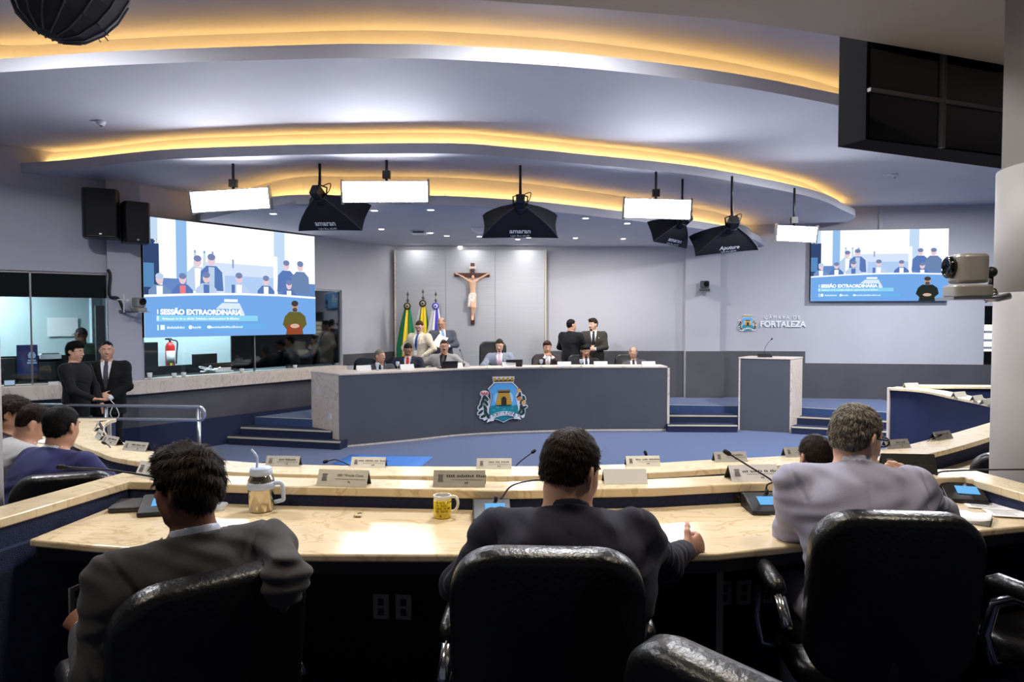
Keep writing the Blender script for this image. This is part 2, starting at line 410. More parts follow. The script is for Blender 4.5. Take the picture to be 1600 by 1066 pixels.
def slab(name, lip, z, close, label, lab_strip, back):
    poly = [tuple(p) for p in lip]+close
    t = thing(name, label, 'ceiling'); t['kind'] = 'structure'
    MB().prism(poly, z, z+LIP, 'z').build('ceiling_panel', M_ceil, t)
    b = offset_path(lip, back); zt = {ZB: ZA, ZC: ZB, ZD: ZC}[z]
    MB().sweep([tuple(p) for p in b], [(0,z+LIP),(0,zt),(.03,zt),(.03,z+LIP)]).build('cove_wall', M_ceil, t)
    s_ = offset_path(lip, back*.62)
    MB().sweep([tuple(p) for p in s_], [(-.012,z+LIP),(-.012,z+LIP+.034),(.012,z+LIP+.034),(.012,z+LIP)]).build('strip_shield', M_dark, t)  # unseen opaque shield, added so the strip glows only towards the cove wall
    MB().sweep([tuple(p) for p in s_], [(.012,z+LIP+.004),(.012,z+LIP+.032),(.016,z+LIP+.032),(.016,z+LIP+.004)]).build('light_strip', E_warm, t)
    return t
slab('ceiling_front', lip1, ZB, [(12,16),(-10,16)], 'broad ceiling tier behind the nearest warm cove light', '', .45)
slab('ceiling_middle', lip2, ZC, [(7.2,15.3),(-2.9,15.3),(-3.7,13.9),(-6.2,10.6)], 'curved ceiling tier over the lighting panels', '', .30)
slab('ceiling_rear', lip3, ZD, [(5.6,15.3),(-2.9,15.3),(-3.7,13.9)], 'lowest ceiling tier with downlights over the rostrum', '', .40)
# gallery soffit above the nearest rows, beam at the column
so = [PZ(x,y,3.98).xy for x,y in [(744,0),(919,12),(1137,31),(1306,56)]]
d0 = (so[0]-so[1]).normalized(); so = [so[0]+d0*6, so[0]+d0*2]+so+[PZ(1450,80.5,3.98).xy, PZ(1560,100,3.98).xy, so[-1]+Vector((3.2,1.35)), so[-1]+Vector((7,2.0))]
MBs = MB().prism([tuple(p) for p in so]+[(9,-2.5),(-8,-2.5)], 3.98, 4.25, 'z')
struct('ceiling_soffit', MBs, M_soff, 'beige underside of the gallery over the nearest rows', 'ceiling')
MBs = MB().box(2.81, 6.0, 3.05, 3.95, 2.93, 3.98)
struct('trim_6', MBs, mat('beam paint',(112,107,102),.7), 'grey beam block on top of the big round column', 'trim')
def column(name, x, y, r, label, z1):
    m_ = MB().at((x,y,0)); m_.lathe([(r,Z_TIER),(r,2.285),(r-.006,2.288),(r-.006,2.292),(r,2.295),(r,z1)], 48)
    o = m_.build(name, M_colum); tag(o, label, 'column', kind='structure'); return o
column('column_right', 2.985, 3.55, .40, 'big round grey column in front of the smaller video screen', 2.94)
column('column_left', -2.90, 3.28, .352, 'round grey column at the edge beside the seated men in grey', 2.0)
# glazed hanging box under the soffit
t = thing('hanging_booth', 'dark hanging box with four black panes under the beige soffit', 'projection booth', (0,0,0))
a = Vector((2.38,4.62)); b = Vector((4.35,5.357)); d = (b-a).normalized(); n = Vector((-d.y,d.x)); zb, zt = 3.354, 4.9
mb = MB(); mb.prism([tuple(a+n*.012), tuple(b+n*.012), tuple(b+n*.32), (2.286,4.83)], zb, zt, 'z'); mb.build('body', mat('dark box paint',(20,19,21),.85, spec=.08), t)
L_ = (b-a).length
def bp_(u0,u1,z0,z1,o0,o1): 
    m_ = MB(); m_.prism([tuple(a+d*u0+n*o0), tuple(a+d*u1+n*o0), tuple(a+d*u1+n*o1), tuple(a+d*u0+n*o1)], z0, z1, 'z'); return m_
h = 3.68
for (u0,u1) in ((.02,.66),(.73,L_-.03)):
    for (z0,z1) in ((zb+.01,h-.012),(h+.012,zt-.02)): bp_(u0,u1,z0,z1,0.0,.012).build('pane', M_pane, t)
M_mull = mat('dull mullion', (92,90,90), .5)
bp_(.675, .69, zb, zt, -.02, .01).build('mullion', M_mull, t); bp_(.70, .708, zb, zt, -.02, .01).build('mullion', M_mull, t)
bp_(.005, .675, h-.012, h+.012, -.02, .01).build('crossbar', M_mull, t); bp_(.708, L_, h-.012, h+.012, -.02, .01).build('crossbar', M_mull, t)
# ------------------------------------------------------------------ council desks
def pl(path): return [tuple(p) for p in path]
t = thing('council_desk', 'long curved navy desk ring with marble ledge bordering the blue arena floor', 'desk')
mb = MB(); mb.sweep(pl(ring_path), [(-.07,0.0),(-.07,1.10),(-.04,1.10),(-.04,0.0)]); mb.build('front_panel', M_navyp, t)
mb = MB(); mb.sweep(pl(ring_path), [(-.28,1.10),(-.28,1.14),(0,1.14),(0,1.10)]); mb.build('ledge', M_marble, t, bevel=.006)
mb = MB(); mb.sweep(pl(ring_path), [(-.27,.98),(-.27,1.10),(-.24,1.10),(-.24,.98)]); mb.build('inner_panel', M_navy, t)
desk_in = [p for p in ring_path]
mb = MB(); mb.sweep(pl(ring_path[26:]), [(-.74,.97),(-.74,1.0),(-.24,1.0),(-.24,.97)]); mb.build('worktop', M_marble, t, bevel=.006)
mb = MB(); mb.sweep(pl(ring_path[26:]), [(-.30,Z_TIER),(-.30,.97),(-.28,.97),(-.28,Z_TIER)]); mb.build('modesty_panel', M_black, t)
for end, nx in ((0,1),(-1,-2)):
    p = ring_path[end]; q = ring_path[nx]; d = (p-q).normalized(); n = Vector((-d.y,d.x)) * (-1 if end == 0 else 1)
    mb = MB(); mb.prism(pl([p+n*.01+d*.0, p-n*.08, p-n*.08+d*.03, p+n*.01+d*.03]), 0, 1.14, 'z'); mb.build('end_post', M_marbw, t)
# worktop of the tight left end, in front of the seated men
lw = [PZ(x,y,1.0).xy for x,y in [(150,690),(120,672),(60,678),(20,700),(60,742),(150,752),(215,735)]]
lw = [Vector(p) for p in lw]
mb = MB(); mb.prism(pl([ring_path[k]+(ring_path[k]-ring_path[k]).xy for k in ()]) or pl([PZ(152,686,1.0).xy, PZ(137,676,1.0).xy, PZ(40,684,1.0).xy, PZ(0,716,1.0).xy, PZ(120,752,1.0).xy, PZ(235,762,1.0).xy, PZ(262,741,1.0).xy, PZ(200,725,1.0).xy]), .97, 1.0, 'z'); mb.build('worktop', M_marble, t, bevel=.006)
# short desk behind the tight left end
t = thing('council_desk', 'short navy desk with pale ledge in front of the standing man in black shirt', 'desk')
a = PZ(96,659,1.14); b = PZ(162,659,1.14)
MB().box(a.x, b.x, a.y-.02, a.y+.22, 1.10, 1.14).build('ledge', M_marble, t, bevel=.006)
MB().box(a.x, b.x, a.y+.01, a.y+.04, Z_TIER, 1.10).build('front_panel', M_navy, t)
MB().box(a.x, a.x+.03, a.y+.04, a.y+.2, Z_TIER, 1.10).build('side_panel', M_navy, t)
MB().box(b.x-.03, b.x, a.y+.04, a.y+.2, Z_TIER, 1.10).build('side_panel', M_navy, t)
# a further desk beyond the far end of the ring
t = thing('council_desk', 'far navy desk with pale ledge seen past the end post, beside the column', 'desk')
a = PZ(1428,603.2,1.15); b = PZ(1600,604.5,1.15)
MB().sweep([(a.x,a.y),(b.x,b.y)], [(0,1.11),(0,1.15),(.25,1.15),(.25,1.11)]).build('ledge', M_marble, t, bevel=.006)
MB().sweep([(a.x,a.y),(b.x,b.y)], [(.02,Z_TIER),(.02,1.11),(.05,1.11),(.05,Z_TIER)]).build('front_panel', M_navyp, t)
# the nearest desk
ZL, ZW = 1.39, 1.30
far_ = [PZ(x,y,ZL).xy for x,y in [(0,791),(194,738),(450,746),(780,752.5),(1002,749),(1130,743),(1512,732),(1600,755)]]
far_ = [far_[0]+(far_[0]-far_[1]).normalized()*.9]+far_+[far_[-1]+(far_[-1]-far_[-2]).normalized()*.9]
LW = .17
t = thing('council_desk', 'nearest desk with broad marble worktop, raised ledge and angled side wings', 'desk')
MB().sweep(pl(far_), [(-LW,ZL-.04),(-LW,ZL),(0,ZL),(0,ZL-.04)]).build('ledge', M_marble, t, bevel=.006)
MB().sweep(pl(far_), [(-LW+.01,ZW-.03),(-LW+.01,ZL-.04),(-LW+.04,ZL-.04),(-LW+.04,ZW-.03)]).build('inner_panel', M_navy, t)
MB().sweep(pl(far_), [(-.05,Z_TIER),(-.05,ZL-.04),(-.02,ZL-.04),(-.02,Z_TIER)]).build('front_panel', M_navyp, t)
fi = offset_path(far_, -LW+.01)
mb = MB(); mb.sweep(pl(fi[0:3]), [(-.03,Z_US),(-.03,ZW-.03),(0,ZW-.03),(0,Z_US)]); mb.build('wing_panel', M_navy, t)
mb = MB(); mb.sweep(pl(fi[6:]), [(-.03,Z_US),(-.03,ZW-.03),(0,ZW-.03),(0,Z_US)]); mb.build('wing_panel', M_navy, t)
near_ = [PZ(x,y,ZW).xy for x,y in [(45,843),(150,853),(270,861),(450,866),(600,867),(740,867),(1000,867),(1120,865),(1270,850),(1390,842),(1500,832),(1600,822)]]
mx = near_[-1]; nr = [p for p in near_]; 
wt = nr + [nr[-1]+Vector((.18,.03)), fi[-2]+Vector((-.0,-.05))] + list(reversed(fi[2:-2]))
wt = [p for p in wt]
mb = MB(); mb.prism(pl(wt), ZW-.03, ZW, 'z'); mb.build('worktop', M_marble, t, bevel=.008, seg=3)
apr = [p+Vector((0,.035)) for p in nr]+[nr[-1]+Vector((.17,.06))]
mb = MB(); mb.sweep(pl(apr), [(0,ZW-.085),(0,ZW-.03),(.03,ZW-.03),(.03,ZW-.085)]); mb.build('apron', M_dark, t)
mb = MB(); mb.sweep(pl(fi[2:7]), [(-.06,Z_US),(-.06,ZW-.03),(-.04,ZW-.03),(-.04,Z_US)]); mb.build('modesty_panel', M_blackm, t)
dv = PZ(1127,885,ZW-.1)
mb = MB(); mb.box(dv.x-.012, dv.x+.012, dv.y+.02, 3.0, Z_US, ZW-.085); dvo = mb.build('divider', M_black, t)
mb = MB(); mb.box(dv.x-.013, dv.x+.013, dv.y+.012, dv.y+.021, Z_US, ZW-.085); mb.build('edge_band', mat('grey edge band',(120,120,122),.5), dvo)
# power outlets on the modesty panel
M_out = mat('outlet plastic', (150,150,152), .5)
def outlet(px, py, label):
    # modesty panel inner face
    best = None; d = _ray(px,py)
    for i in range(0,9):
        a, b = offset_path(far_, -LW+.01-.062)[i:i+2]
        e = b-a; den = d.x*e.y-d.y*e.x; s = (a.x*e.y-a.y*e.x)/den; u = (a.x*d.y-a.y*d.x)/den
        if -0.02 <= u <= 1.02 and s > 0 and (best is None or s < best[0]): best = (s, math.atan2(e.y,e.x))
    s, ang = best
    o = thing('power_outlet', label, 'outlet', (d.x*s, d.y*s, CAMZ+d.z*s), ang)
    MB().cbox((0,-.005,0),(.072,.01,.112)).build('cover_plate', M_out, o, bevel=.003)
    mb = MB(); mb.cbox((0,-.011,.022),(.026,.004,.03)); mb.cbox((0,-.011,-.022),(.026,.004,.03)); mb.build('socket', M_dark, o)
for px,py,lb in [(596,947,'grey outlet plate under the desk, left of the chair of the man in navy'),(631,948,'grey outlet plate under the desk, next to the chair of the man in navy'),(1130,926,'outlet plate half hidden by the divider under the desk'),(1161,925,'outlet plate first past the desk divider'),(1197,923,'outlet plate under the desk midway between divider and chair arm'),(1227,920,'outlet plate under the desk nearest the chrome chair arm'),(118,935,'outlet plate under the desk beside the left wing panel')]:
    outlet(px,py,lb)

# ------------------------------------------------------------------ rostrum
t = thing('rostrum', 'curved slate grey rostrum with marble top and marble end', 'rostrum')
rp = rost_path
MB().sweep(pl(rp), [(0,.02),(0,1.205),(.04,1.205),(.04,.02)]).build('front_panel', M_slate, t)
MB().sweep(pl(rp), [(-.004,0.0),(-.004,.03),(.05,.03),(.05,0.0)]).build('base_strip', M_marbw, t)
e0 = rp[0]; e1 = PZ(486,580,1.24).xy; dE = (e1-e0).normalized(); nE = Vector((dE.y,-dE.x))
mb = MB(); mb.prism(pl([e0, e1, e1+nE*.04, e0+nE*.04]), .002, 1.205, 'z'); mb.build('marble_end', M_marbw, t, bevel=.004)
rb = offset_path(rp, .52); 
mb = MB(); mb.prism(pl([p+(p-q).normalized()*.02 for p,q in zip(rp,rb)] + list(reversed([rb[k] for k in range(3,len(rb))])) + [e1+Vector((.35,.35)), e1+dE*.02]), 1.205, 1.24, 'z'); mb.build('marble_top', M_marbw, t, bevel=.006)
d = (rp[-1]-rp[-2]).normalized(); p = rp[-1]
MB().box(p.x-.0, p.x+.045, p.y-.01, p.y+.04, .0, 1.205).build('corner_strip', M_marbw, t)
MB().box(p.x+.0, p.x+.03, p.y+.04, p.y+.5, .4, 1.205).build('side_panel', M_slate, t)
MB().at(((e0+dE*.62+nE*-.004).x,(e0+dE*.62).y,.92),(0,0,math.atan2(-nE.y,-nE.x)+pi/2)).cbox((0,0,0),(.07,.012,.11)).build('outlet_plate', M_white, t)
MB().at(((e0+dE*.25+nE*-.004).x,(e0+dE*.25).y,.50),(0,0,math.atan2(-nE.y,-nE.x)+pi/2)).cbox((0,-.004,0),(.06,.012,.10)).build('outlet_plate', M_white, t)
# lectern
fl = PZ(1154,672,0).xy; fr = PZ(1235.5,676.5,0).xy; br = PZ(1253,557.5,1.41).xy; bl = fl+(br-fr)
t = thing('lectern', 'tall slate grey lectern with pale marble side, between two flights of steps', 'lectern', (0,0,0))
u = (fr-fl).normalized(); w = (br-fr).normalized()
mb = MB(); mb.prism(pl([fl+u*.02, fr-u*.02, br-u*.02, bl+u*.02]), 0.002, 1.38, 'z'); mb.build('body', M_slate, t)
mb = MB(); mb.prism(pl([fr-u*.02-w*.01, fr+u*.012-w*.01, br+u*.012, br-u*.02]), 0.0, 1.38, 'z'); mb.build('marble_side', M_marbw, t)
mb = MB(); mb.prism(pl([fl-w*.01-u*.005, fl+u*.022-w*.01, bl+u*.022, bl-u*.005]), 0.0, 1.38, 'z'); mb.build('marble_side', M_marbw, t)
mb = MB(); mb.prism(pl([fl-w*.02-u*.01, fr+u*.02-w*.02, br+u*.02, bl-u*.01]), 1.38, 1.41, 'z'); mb.build('marble_top', M_marbw, t, bevel=.004)

# ------------------------------------------------------------------ office chairs
def rr(w, z0, z1, r, n=8):
    c = []
    for cx, cz, a0 in ((w/2-r,z1-r,0),(-w/2+r,z1-r,90),(-w/2+r,z0+r,180),(w/2-r,z0+r,270)):
        for k in range(n+1):
            a = rad(a0+90*k/n); c.append((cx+r*math.cos(a), cz+r*math.sin(a)))
    return c
def make_chair(label, group, back_h=.66, w=.50, loc=(0,0,0), rz=0, tall=0.0):
    t = thing('office_chair', label, 'chair', loc, rz, group)
    # backrest: layered rounded slab, softly bulging
    z0, z1 = .46, .46+back_h
    mb = MB(); rings = []; V = []; F_ = []
    prof = [(-.045,.90),(-.04,.965),(-.022,1.0),(.022,1.0),(.04,.965),(.05,.90)]
    base = rr(w, 0, back_h, .13, 10); n = len(base)
    for (y, s) in prof:
        for (x, z) in base:
            X = x*(1-(1-s)*1.1); Z = back_h/2+(z-back_h/2)*(1-(1-s)*.85)
            V.append((X, y+.35*X*X, Z))
    for i in range(len(prof)-1):
        for k in range(n): F_.append((i*n+k, (i+1)*n+k, (i+1)*n+(k+1)%n, i*n+(k+1)%n))
    a_ = len(V); V.append((0,-.062,back_h*.5)); b_ = len(V); V.append((0,.075,back_h*.45))
    for k in range(n): F_.append((k,(k+1)%n,a_)); m0 = (len(prof)-1)*n; F_.append((m0+(k+1)%n, m0+k, b_))
    mb.setM(Matrix.Translation((0,-.24,z0)) @ Matrix.Rotation(rad(9),4,'X')); mb.add(V, F_, M_leather, True)
    mb.build('backrest', None, t)
    mb = MB(); mb.setM(Matrix.Translation((0,.02,.44))); seat = rr(.50,-.25,.25,.10,6)
    V = []; F_ = []; n = len(seat)
    for (z, s) in ((-.045,.94),(-.03,1.0),(.02,1.0),(.042,.93)):
        for (x,y) in seat: V.append((x*s,y*s,z))
    for i in range(3):
        for k in range(n): F_.append((i*n+k, i*n+(k+1)%n, (i+1)*n+(k+1)%n, (i+1)*n+k))
    F_.append(tuple(range(n))[::-1]); F_.append(tuple(3*n+k for k in range(n)))
    mb.add(V, F_, M_leather, True); mb.build('seat', None, t)
    for s in (-1,1):
        mb = MB(); x = s*.285
        mb.tube([(s*.2,.10,.40),(x,.11,.41),(x+s*.015,.13,.50),(x+s*.015,.10,.62),(x,.03,.665),(x,-.10,.655),(x,-.19,.60)], [.014,.016,.018,.02,.022,.022,.018], 10, M_chairm); a_ = mb.build('armrest', None, t)
        mb = MB(); mb.tube([(x,.14,.675),(x,.10,.69),(x,-.05,.69),(x,-.10,.68)], [.022,.032,.032,.024], 10, M_leather); mb.build('arm_pad', None, a_)
    mb = MB(); mb.cyl((0,0,.12),(0,0,.40),.03,.025,14); mb.cyl((0,0,.37),(0,0,.41),.09,.09,14); mb.build('column', M_black, t)
    for k in range(5):
        a = rad(90+72*k); c, s = math.cos(a), math.sin(a)
        mb = MB(); mb.tube([(0,0,.13),(c*.15,s*.15,.115),(c*.29,s*.29,.085)], [.03,.024,.017], 8, M_black); lg = mb.build('leg', None, t)
        mb = MB(); mb.cyl((c*.29-s*.018,s*.29+c*.018,.032),(c*.29+s*.018,s*.29-c*.018,.032),.03,seg=12); mb.cyl((c*.29,s*.29,.03),(c*.29,s*.29,.09),.008,seg=8); mb.build('caster', M_black, lg)
    mb = MB(); mb.tube([(0,-.02,.39),(0,-.20,.40),(0,-.265,.47),(0,-.29,.62)], [.03,.03,.03,.022], 8); mb.build('back_bar', M_black, t)
    return t
G_near = 'black leather chairs at the nearest desk'
ch0 = make_chair('black leather office chair behind the man in dark navy suit', G_near, .565, .50, (.105,2.02,Z_US), rad(-3))
dup(ch0, (1.195,2.34,Z_US+.0), rad(-6), 'black leather office chair behind the man in pale grey suit')
dup(ch0, (-.985,2.02,Z_US-.09), rad(40), 'black leather office chair under the man with his arm over its back')
dup(ch0, (1.98,2.32,Z_US), rad(18), 'empty black leather chair with chrome arm beside the man in pale grey suit')
dup(ch0, (.62,1.30,Z_US), rad(-52), 'black leather chair seen close from above its back, at the bottom of the photo')
G_mid = 'black leather chairs at the curved desk'
dup(ch0, (-2.42,3.80,Z_TIER+.06), rad(20), 'black leather chair behind the seated man in navy blue suit', G_mid)
dup(ch0, (3.27,4.48,Z_TIER+.02), rad(-25), 'black leather chair half hidden by the big round column', G_mid)
G_ros = 'black leather chairs on the stage'
chr_ = make_chair('tall black leather chair behind the man in grey suit and pink tie', G_ros, .84, .54, (PY(769,540,13.15).x,13.30,Z_STAGE), rad(180))
for px, y, rz, lb in [(556,12.35,155,'black chair by the marble end of the rostrum, behind the man looking sideways'),(612,12.55,165,'black chair behind the man with a red tie'),(850,13.55,178,'black chair behind the man with his hands before his mouth'),(908,13.6,178,'black chair behind the man in black suit looking down'),(984,13.62,182,'black chair of the last man on the lectern side of the rostrum')]:
    dup(ch0, (PY(px,560,y).x, y, Z_STAGE), rad(rz), lb, G_ros)
G_far = 'black leather chairs inside the far end of the navy desk'

# ------------------------------------------------------------------ handrail
t = thing('handrail', 'chrome double handrail with rounded end in front of the standing men', 'handrail')
a = PY(40,636,8.6); b = PY(312,632.5,8.35); zt = .5*(a.z+b.z); zl = PY(312,657,8.35).z; p2 = PY(165,633,8.5)
pts = [(a.x-.6,8.65,zt),(b.x,8.35,zt)]; n = Vector((b.x-a.x,8.35-8.65,0)).normalized()
r_ = (zt-zl)/2
arc = [Vector((b.x,8.35,zt-r_))+n*(r_*.75*math.cos(rad(k)))+Vector((0,0,r_*math.sin(rad(k)))) for k in range(80,-81,-20)]
MB().tube(pts+[p for p in arc]+[(b.x,8.35,zl),(a.x-.6,8.65,zl)], .021, 12).build('rail', M_chrome, t)
for p in (Vector((b.x-.02,8.36,0)), Vector((p2.x,8.5,0))):
    MB().cyl((p.x,p.y,0),(p.x,p.y,zt),.026,seg=14).build('post', M_steel, t)
    
# ------------------------------------------------------------------ name plates
M_plate = mat('brushed plate', (206,202,192), .36, metal=.35, var=.12, vscale=8, stretch=(1,1,12))
M_ink = mat('engraved ink', (40,38,38), .6)
M_plbk = mat('plate back', (30,30,32), .5)
M_whitecard = mat('white card', (235,235,236), .7)
def plate(name, loc, rz, label, group, lines=None, w=.235, h=.075, m=None, tilt=28, dark=None):
    t = thing(name, label, 'name plate', loc, rz, group)
    m = m or M_plate; c, s = math.cos(rad(tilt)), math.sin(rad(tilt)); d = h*s
    mb = MB(); mb.add([(-w/2,-d,0),(w/2,-d,0),(w/2,0,h*c),(-w/2,0,h*c),(-w/2,-d+.004,0),(w/2,-d+.004,0),(w/2,.004,h*c-.002),(-w/2,.004,h*c-.002)], [(0,1,2,3),(7,6,5,4),(0,4,5,1),(1,5,6,2),(2,6,7,3),(3,7,4,0)]); mb.build('front_face', m, t)
    mb = MB(); mb.add([(w/2,d,0),(-w/2,d,0),(-w/2,.004,h*c-.001),(w/2,.004,h*c-.001),(w/2,d-.004,0),(-w/2,d-.004,0),(-w/2,0,h*c-.003),(w/2,0,h*c-.003)], [(0,1,2,3),(7,6,5,4),(0,4,5,1),(1,5,6,2),(2,6,7,3),(3,7,4,0)]); mb.build('back_face', dark or M_plbk, t)
    if lines:
        R = (pi/2-rad(tilt), 0, 0)
        def on(x, v): return (x, -d+v*s*1.0-.0015, v*c+.0006)
        for k, (tx, sz, v) in enumerate(lines):
            if not tx.startswith('~'): text_mesh('lettering', tx, sz, M_ink, t, on(.035, v), R); continue
            random.seed(int(abs(loc[0])*977)+k); mb = MB(); mb.M = Matrix.Translation(on(.035,v)) @ Euler(R).to_matrix().to_4x4(); wd = [int(q) for q in tx[1:].split()]; adv = sz*.62; X0 = -adv*(sum(wd)+len(wd)-1)/2
            for n_ in wd:
                for q in range(n_):
                    hh = sz*random.uniform(.45,.75); mb.box(X0, X0+adv*.55, -sz*.35, -sz*.35+hh, 0, .0005); X0 += adv
                X0 += adv
            mb.build('lettering', M_ink, t)
        mb = MB(); mb.M = Matrix.Translation(on(.035,h*.44)) @ Euler(R).to_matrix().to_4x4(); mb.cbox((0,0,0),(w*.62,.0012,.0006)); 
        mb.M = Matrix.Translation(on(-w*.36,h*.52)) @ Euler(R).to_matrix().to_4x4(); s_ = h*.20
        mb.prism([(-s_*.8,-s_),(s_*.8,-s_),(s_*.6,s_*.5),(-s_*.6,s_*.5)],0,.0006,'z'); mb.cbox((0,s_*.9,.0003),(s_*1.5,s_*.4,.0006)); mb.build('engraving', mat('engraved grey',(112,108,102),.5), t)
    return t
def nl(a, b, h=.075): return [(a, h*.20, h*.66), (b, h*.17, h*.26)]
G1, G2 = 'engraved name plates on the curved ledge', 'engraved name plates on the nearest ledge'
def ringplate(px, py, rz, label, ln=None):
    p = PZ(px, py, 1.14); return plate('name_plate', (p.x, p.y+.03, 1.1405), rad(rz), label, G1, ln, m=None)
ringplate(151,672,-60,'name plate nearest the end of the curved ledge beside the standing men',nl('~4 5','~3'))
ringplate(155,686,-52,'second name plate from the end of the curved ledge beside the standing men',nl('~4 6','~2'))
ringplate(172,695,-35,'third name plate from the end of the curved ledge beside the standing men',nl('~4 4 3','~3'))
ringplate(211,705,-20,'name plate with a microphone lying across it, fourth along the curved ledge',nl('~4 5 4','~2'))
ringplate(441,729,-5,'silver name plate on the curved ledge behind the steel tumbler',nl('~4 8','~2'))
ringplate(575,731,-3,'silver name plate on the curved ledge in front of the blue floor sheet',nl('~4 6 3 6','~3'))
ringplate(772,733,0,'silver name plate on the curved ledge left of a raised microphone',nl('~4 3 6','~3'))
ringplate(1005,729,4,'silver name plate on the curved ledge with a thin microphone standing before it',nl('~4 4 8','~3'))
ringplate(1142,722,6,'silver name plate on the curved ledge behind a raised gooseneck microphone',nl('~4 8','~2'))
ringplate(1250,714,9,'name plate on the curved ledge half hidden by a dark haired head',nl('~4 5','~3'))
ringplate(1403,701,18,'small name plate on the curved ledge beside the face with glasses',nl('~4 5','~2'))
ringplate(1474,687,28,'name plate on the rising part of the curved ledge beside the column',nl('~4 6','~3'))
def farplate(px, py, rz, label):
    p = PZ(px, py, 1.14); return plate('name_plate', (p.x, p.y+.12, 1.1405), rad(rz), label, 'name plates on the far end of the desk ring', None, dark=M_plate)
farplate(1431,607,192,'far name plate nearest the end post of the navy desk'); farplate(1508,622,205,'far name plate midway along the navy desk'); farplate(1537,628,212,'far name plate next to the column on the navy desk'); farplate(1552,634,215,'far name plate cut by the edge of the column')
def ourplate(px, py, rz, label, ln=None, w=.235, h=.078, m=None, tilt=28, dz=0):
    p = PZ(px, py, ZL); return plate('name_plate', (p.x, p.y+.04, ZL+.0005+dz), rad(rz), label, G2, ln, w, h, m, tilt)
ourplate(534,761,-7,'name plate on the nearest ledge right of the steel tumbler',nl('VER.ª Priscila Costa','PL',.078))
ourplate(717,762,-1,'name plate on the nearest ledge above the yellow mug',nl('~4 8 5','~2',.078))
ourplate(978,757,2,'bright blank name plate on the nearest ledge beside the navy suited man',None,.20,.075,M_whitecard,34)
ourplate(1180,752,5,'lit white name plate on the nearest ledge under a raised gooseneck microphone',nl('~3 6 2 5','~2',.078),.235,.085,M_whitecard,36)
ourplate(1425,741,-6,'dark name plate on the nearest ledge beside the pale grey sleeve, a hand before it',nl('~4 5 7','~2',.085),.25,.10,mat('dark plate',(70,68,68),.4,metal=.6),24)
ourplate(236,748,-25,'lit name plate on the nearest ledge hidden behind the turned head',nl('~4 6','~3',.078),.20,.078,M_whitecard)

# ------------------------------------------------------------------ conference microphones
E_scr = emis('small blue screen', (110,180,235), 1.1)
E_scrw = emis('small white screen', (225,232,245), 1.0)
def mic(loc, rz, neck, label, group, bw=.15, bd=.17, scr=True, m=None, cap=.011, em=None):
    "neck: points in local coordinates, starting at the base socket"
    t = thing('conference_microphone', label, 'microphone', Vector(loc)+Vector((0,0,.0015)), rz, group)
    mb = MB(); mb.prism([(-bd/2,0),(bd/2,0),(bd/2,.06),(bd*.25,.066),(-bd/2,.018)], -bw/2, bw/2, 'x'); mb.build('base', m or M_black, t, bevel=.005)
    if scr:
        mb = MB(); sl_ = (.066-.018)/(bd*.75); 
        def P(x,y): return (x, y, .018+(y+bd/2)*sl_+.0015)
        mb.add([P(-bw*.18,-bd*.25),P(bw*.36,-bd*.25),P(bw*.36,bd*.10),P(-bw*.18,bd*.10)],[(0,1,2,3)]); mb.build('display', em or E_scr, t)
    pts = crom([Vector(p) for p in neck], 6)
    mb = MB(); mb.tube(pts, .0042, 8); g = mb.build('gooseneck', M_black, t)
    mb = MB(); a = Vector(neck[0]); mb.cyl(a-Vector((0,0,.005)), a+Vector((0,0,.028)), .008, seg=10); mb.build('socket', M_black, t)
    e = (pts[-1]-pts[-3]).normalized(); mb = MB(); mb.tube([pts[-1]-e*.004, pts[-1]+e*.008, pts[-1]+e*.028, pts[-1]+e*.036], [cap*.6,cap,cap,cap*.5], 10); mb.build('capsule', M_blackm, t)
    return t
GM1, GM2 = 'microphones on the nearest desk', 'microphones on the curved desk'
def wl(base, p):   # world offset to local (rz=0)
    return (p.x-base.x, p.y-base.y, p.z-base.z)
b = PZ(1195,800,ZW); b.y += .02
mic(b, 0, [(.03,.04,.055),(.032,.045,.10),wl(b,PY(1206,752,b.y+.06)),wl(b,PY(1175,732,b.y+.10)),wl(b,PY(1141,711,b.y+.14))], 'black microphone base beside the elbow of the man in pale grey suit', GM1, .15, .16)
b = PZ(768,812,ZW); b.y += .02
mic(b, rad(4), [(.02,.04,.055),wl(b,PY(786,778,b.y+.06)),wl(b,PY(803,760,b.y+.10)),wl(b,PY(840,752,b.y+.14)),wl(b,PY(868,756,b.y+.16))], 'black microphone base half hidden by the navy suited shoulder', GM1, .16, .17)
b = PZ(1508,782,ZW); b.y += .02
mic(b, rad(-18), [(-.08,.07,.05),(-.085,.075,.10),wl(b,PY(1490,736,b.y+.06)),wl(b,PY(1540,731,b.y+.06)),wl(b,PY(1600,727,b.y+.04))], 'black microphone with lit blue display beside the papers', GM1, .17, .17)
b = PZ(250,800,ZW)
mic(b, rad(15), [(.02,.04,.055),wl(b,PY(255,752,b.y+.02)),wl(b,PY(235,744,b.y+.0)),wl(b,PY(180,730,b.y+.05)),wl(b,PY(128,723,b.y+.08))], 'black microphone bent across the left wing in front of the turned head', GM1, .15, .16)
def rmic(px, py, rz, pts, label, scr=True, bw=.13, bd=.13, em=None):
    b = PZ(px, py, 1.0); return mic(b, rad(rz), [(.0,.03,.05)]+[wl(b, PY(x,y,b.y+dy)) for x,y,dy in pts], label, GM2, bw, bd, scr, None, .012, em)
rmic(432,750,-5,[(429,735,.03),(420,724,.03),(400,725,.02),(378,727,.0)],'microphone with lit display behind the tumbler straw',True,.16,.14,E_scrw)
rmic(556,752,0,[(555,736,.03),(545,727,.03),(525,719,.03),(512,721,.03)],'microphone bowed over the curved ledge behind the first name plate')
rmic(802,752,0,[(800,740,.03),(803,732,.03),(815,720,.05),(831,708,.07)],'microphone raised over the curved ledge beside the navy suited head')
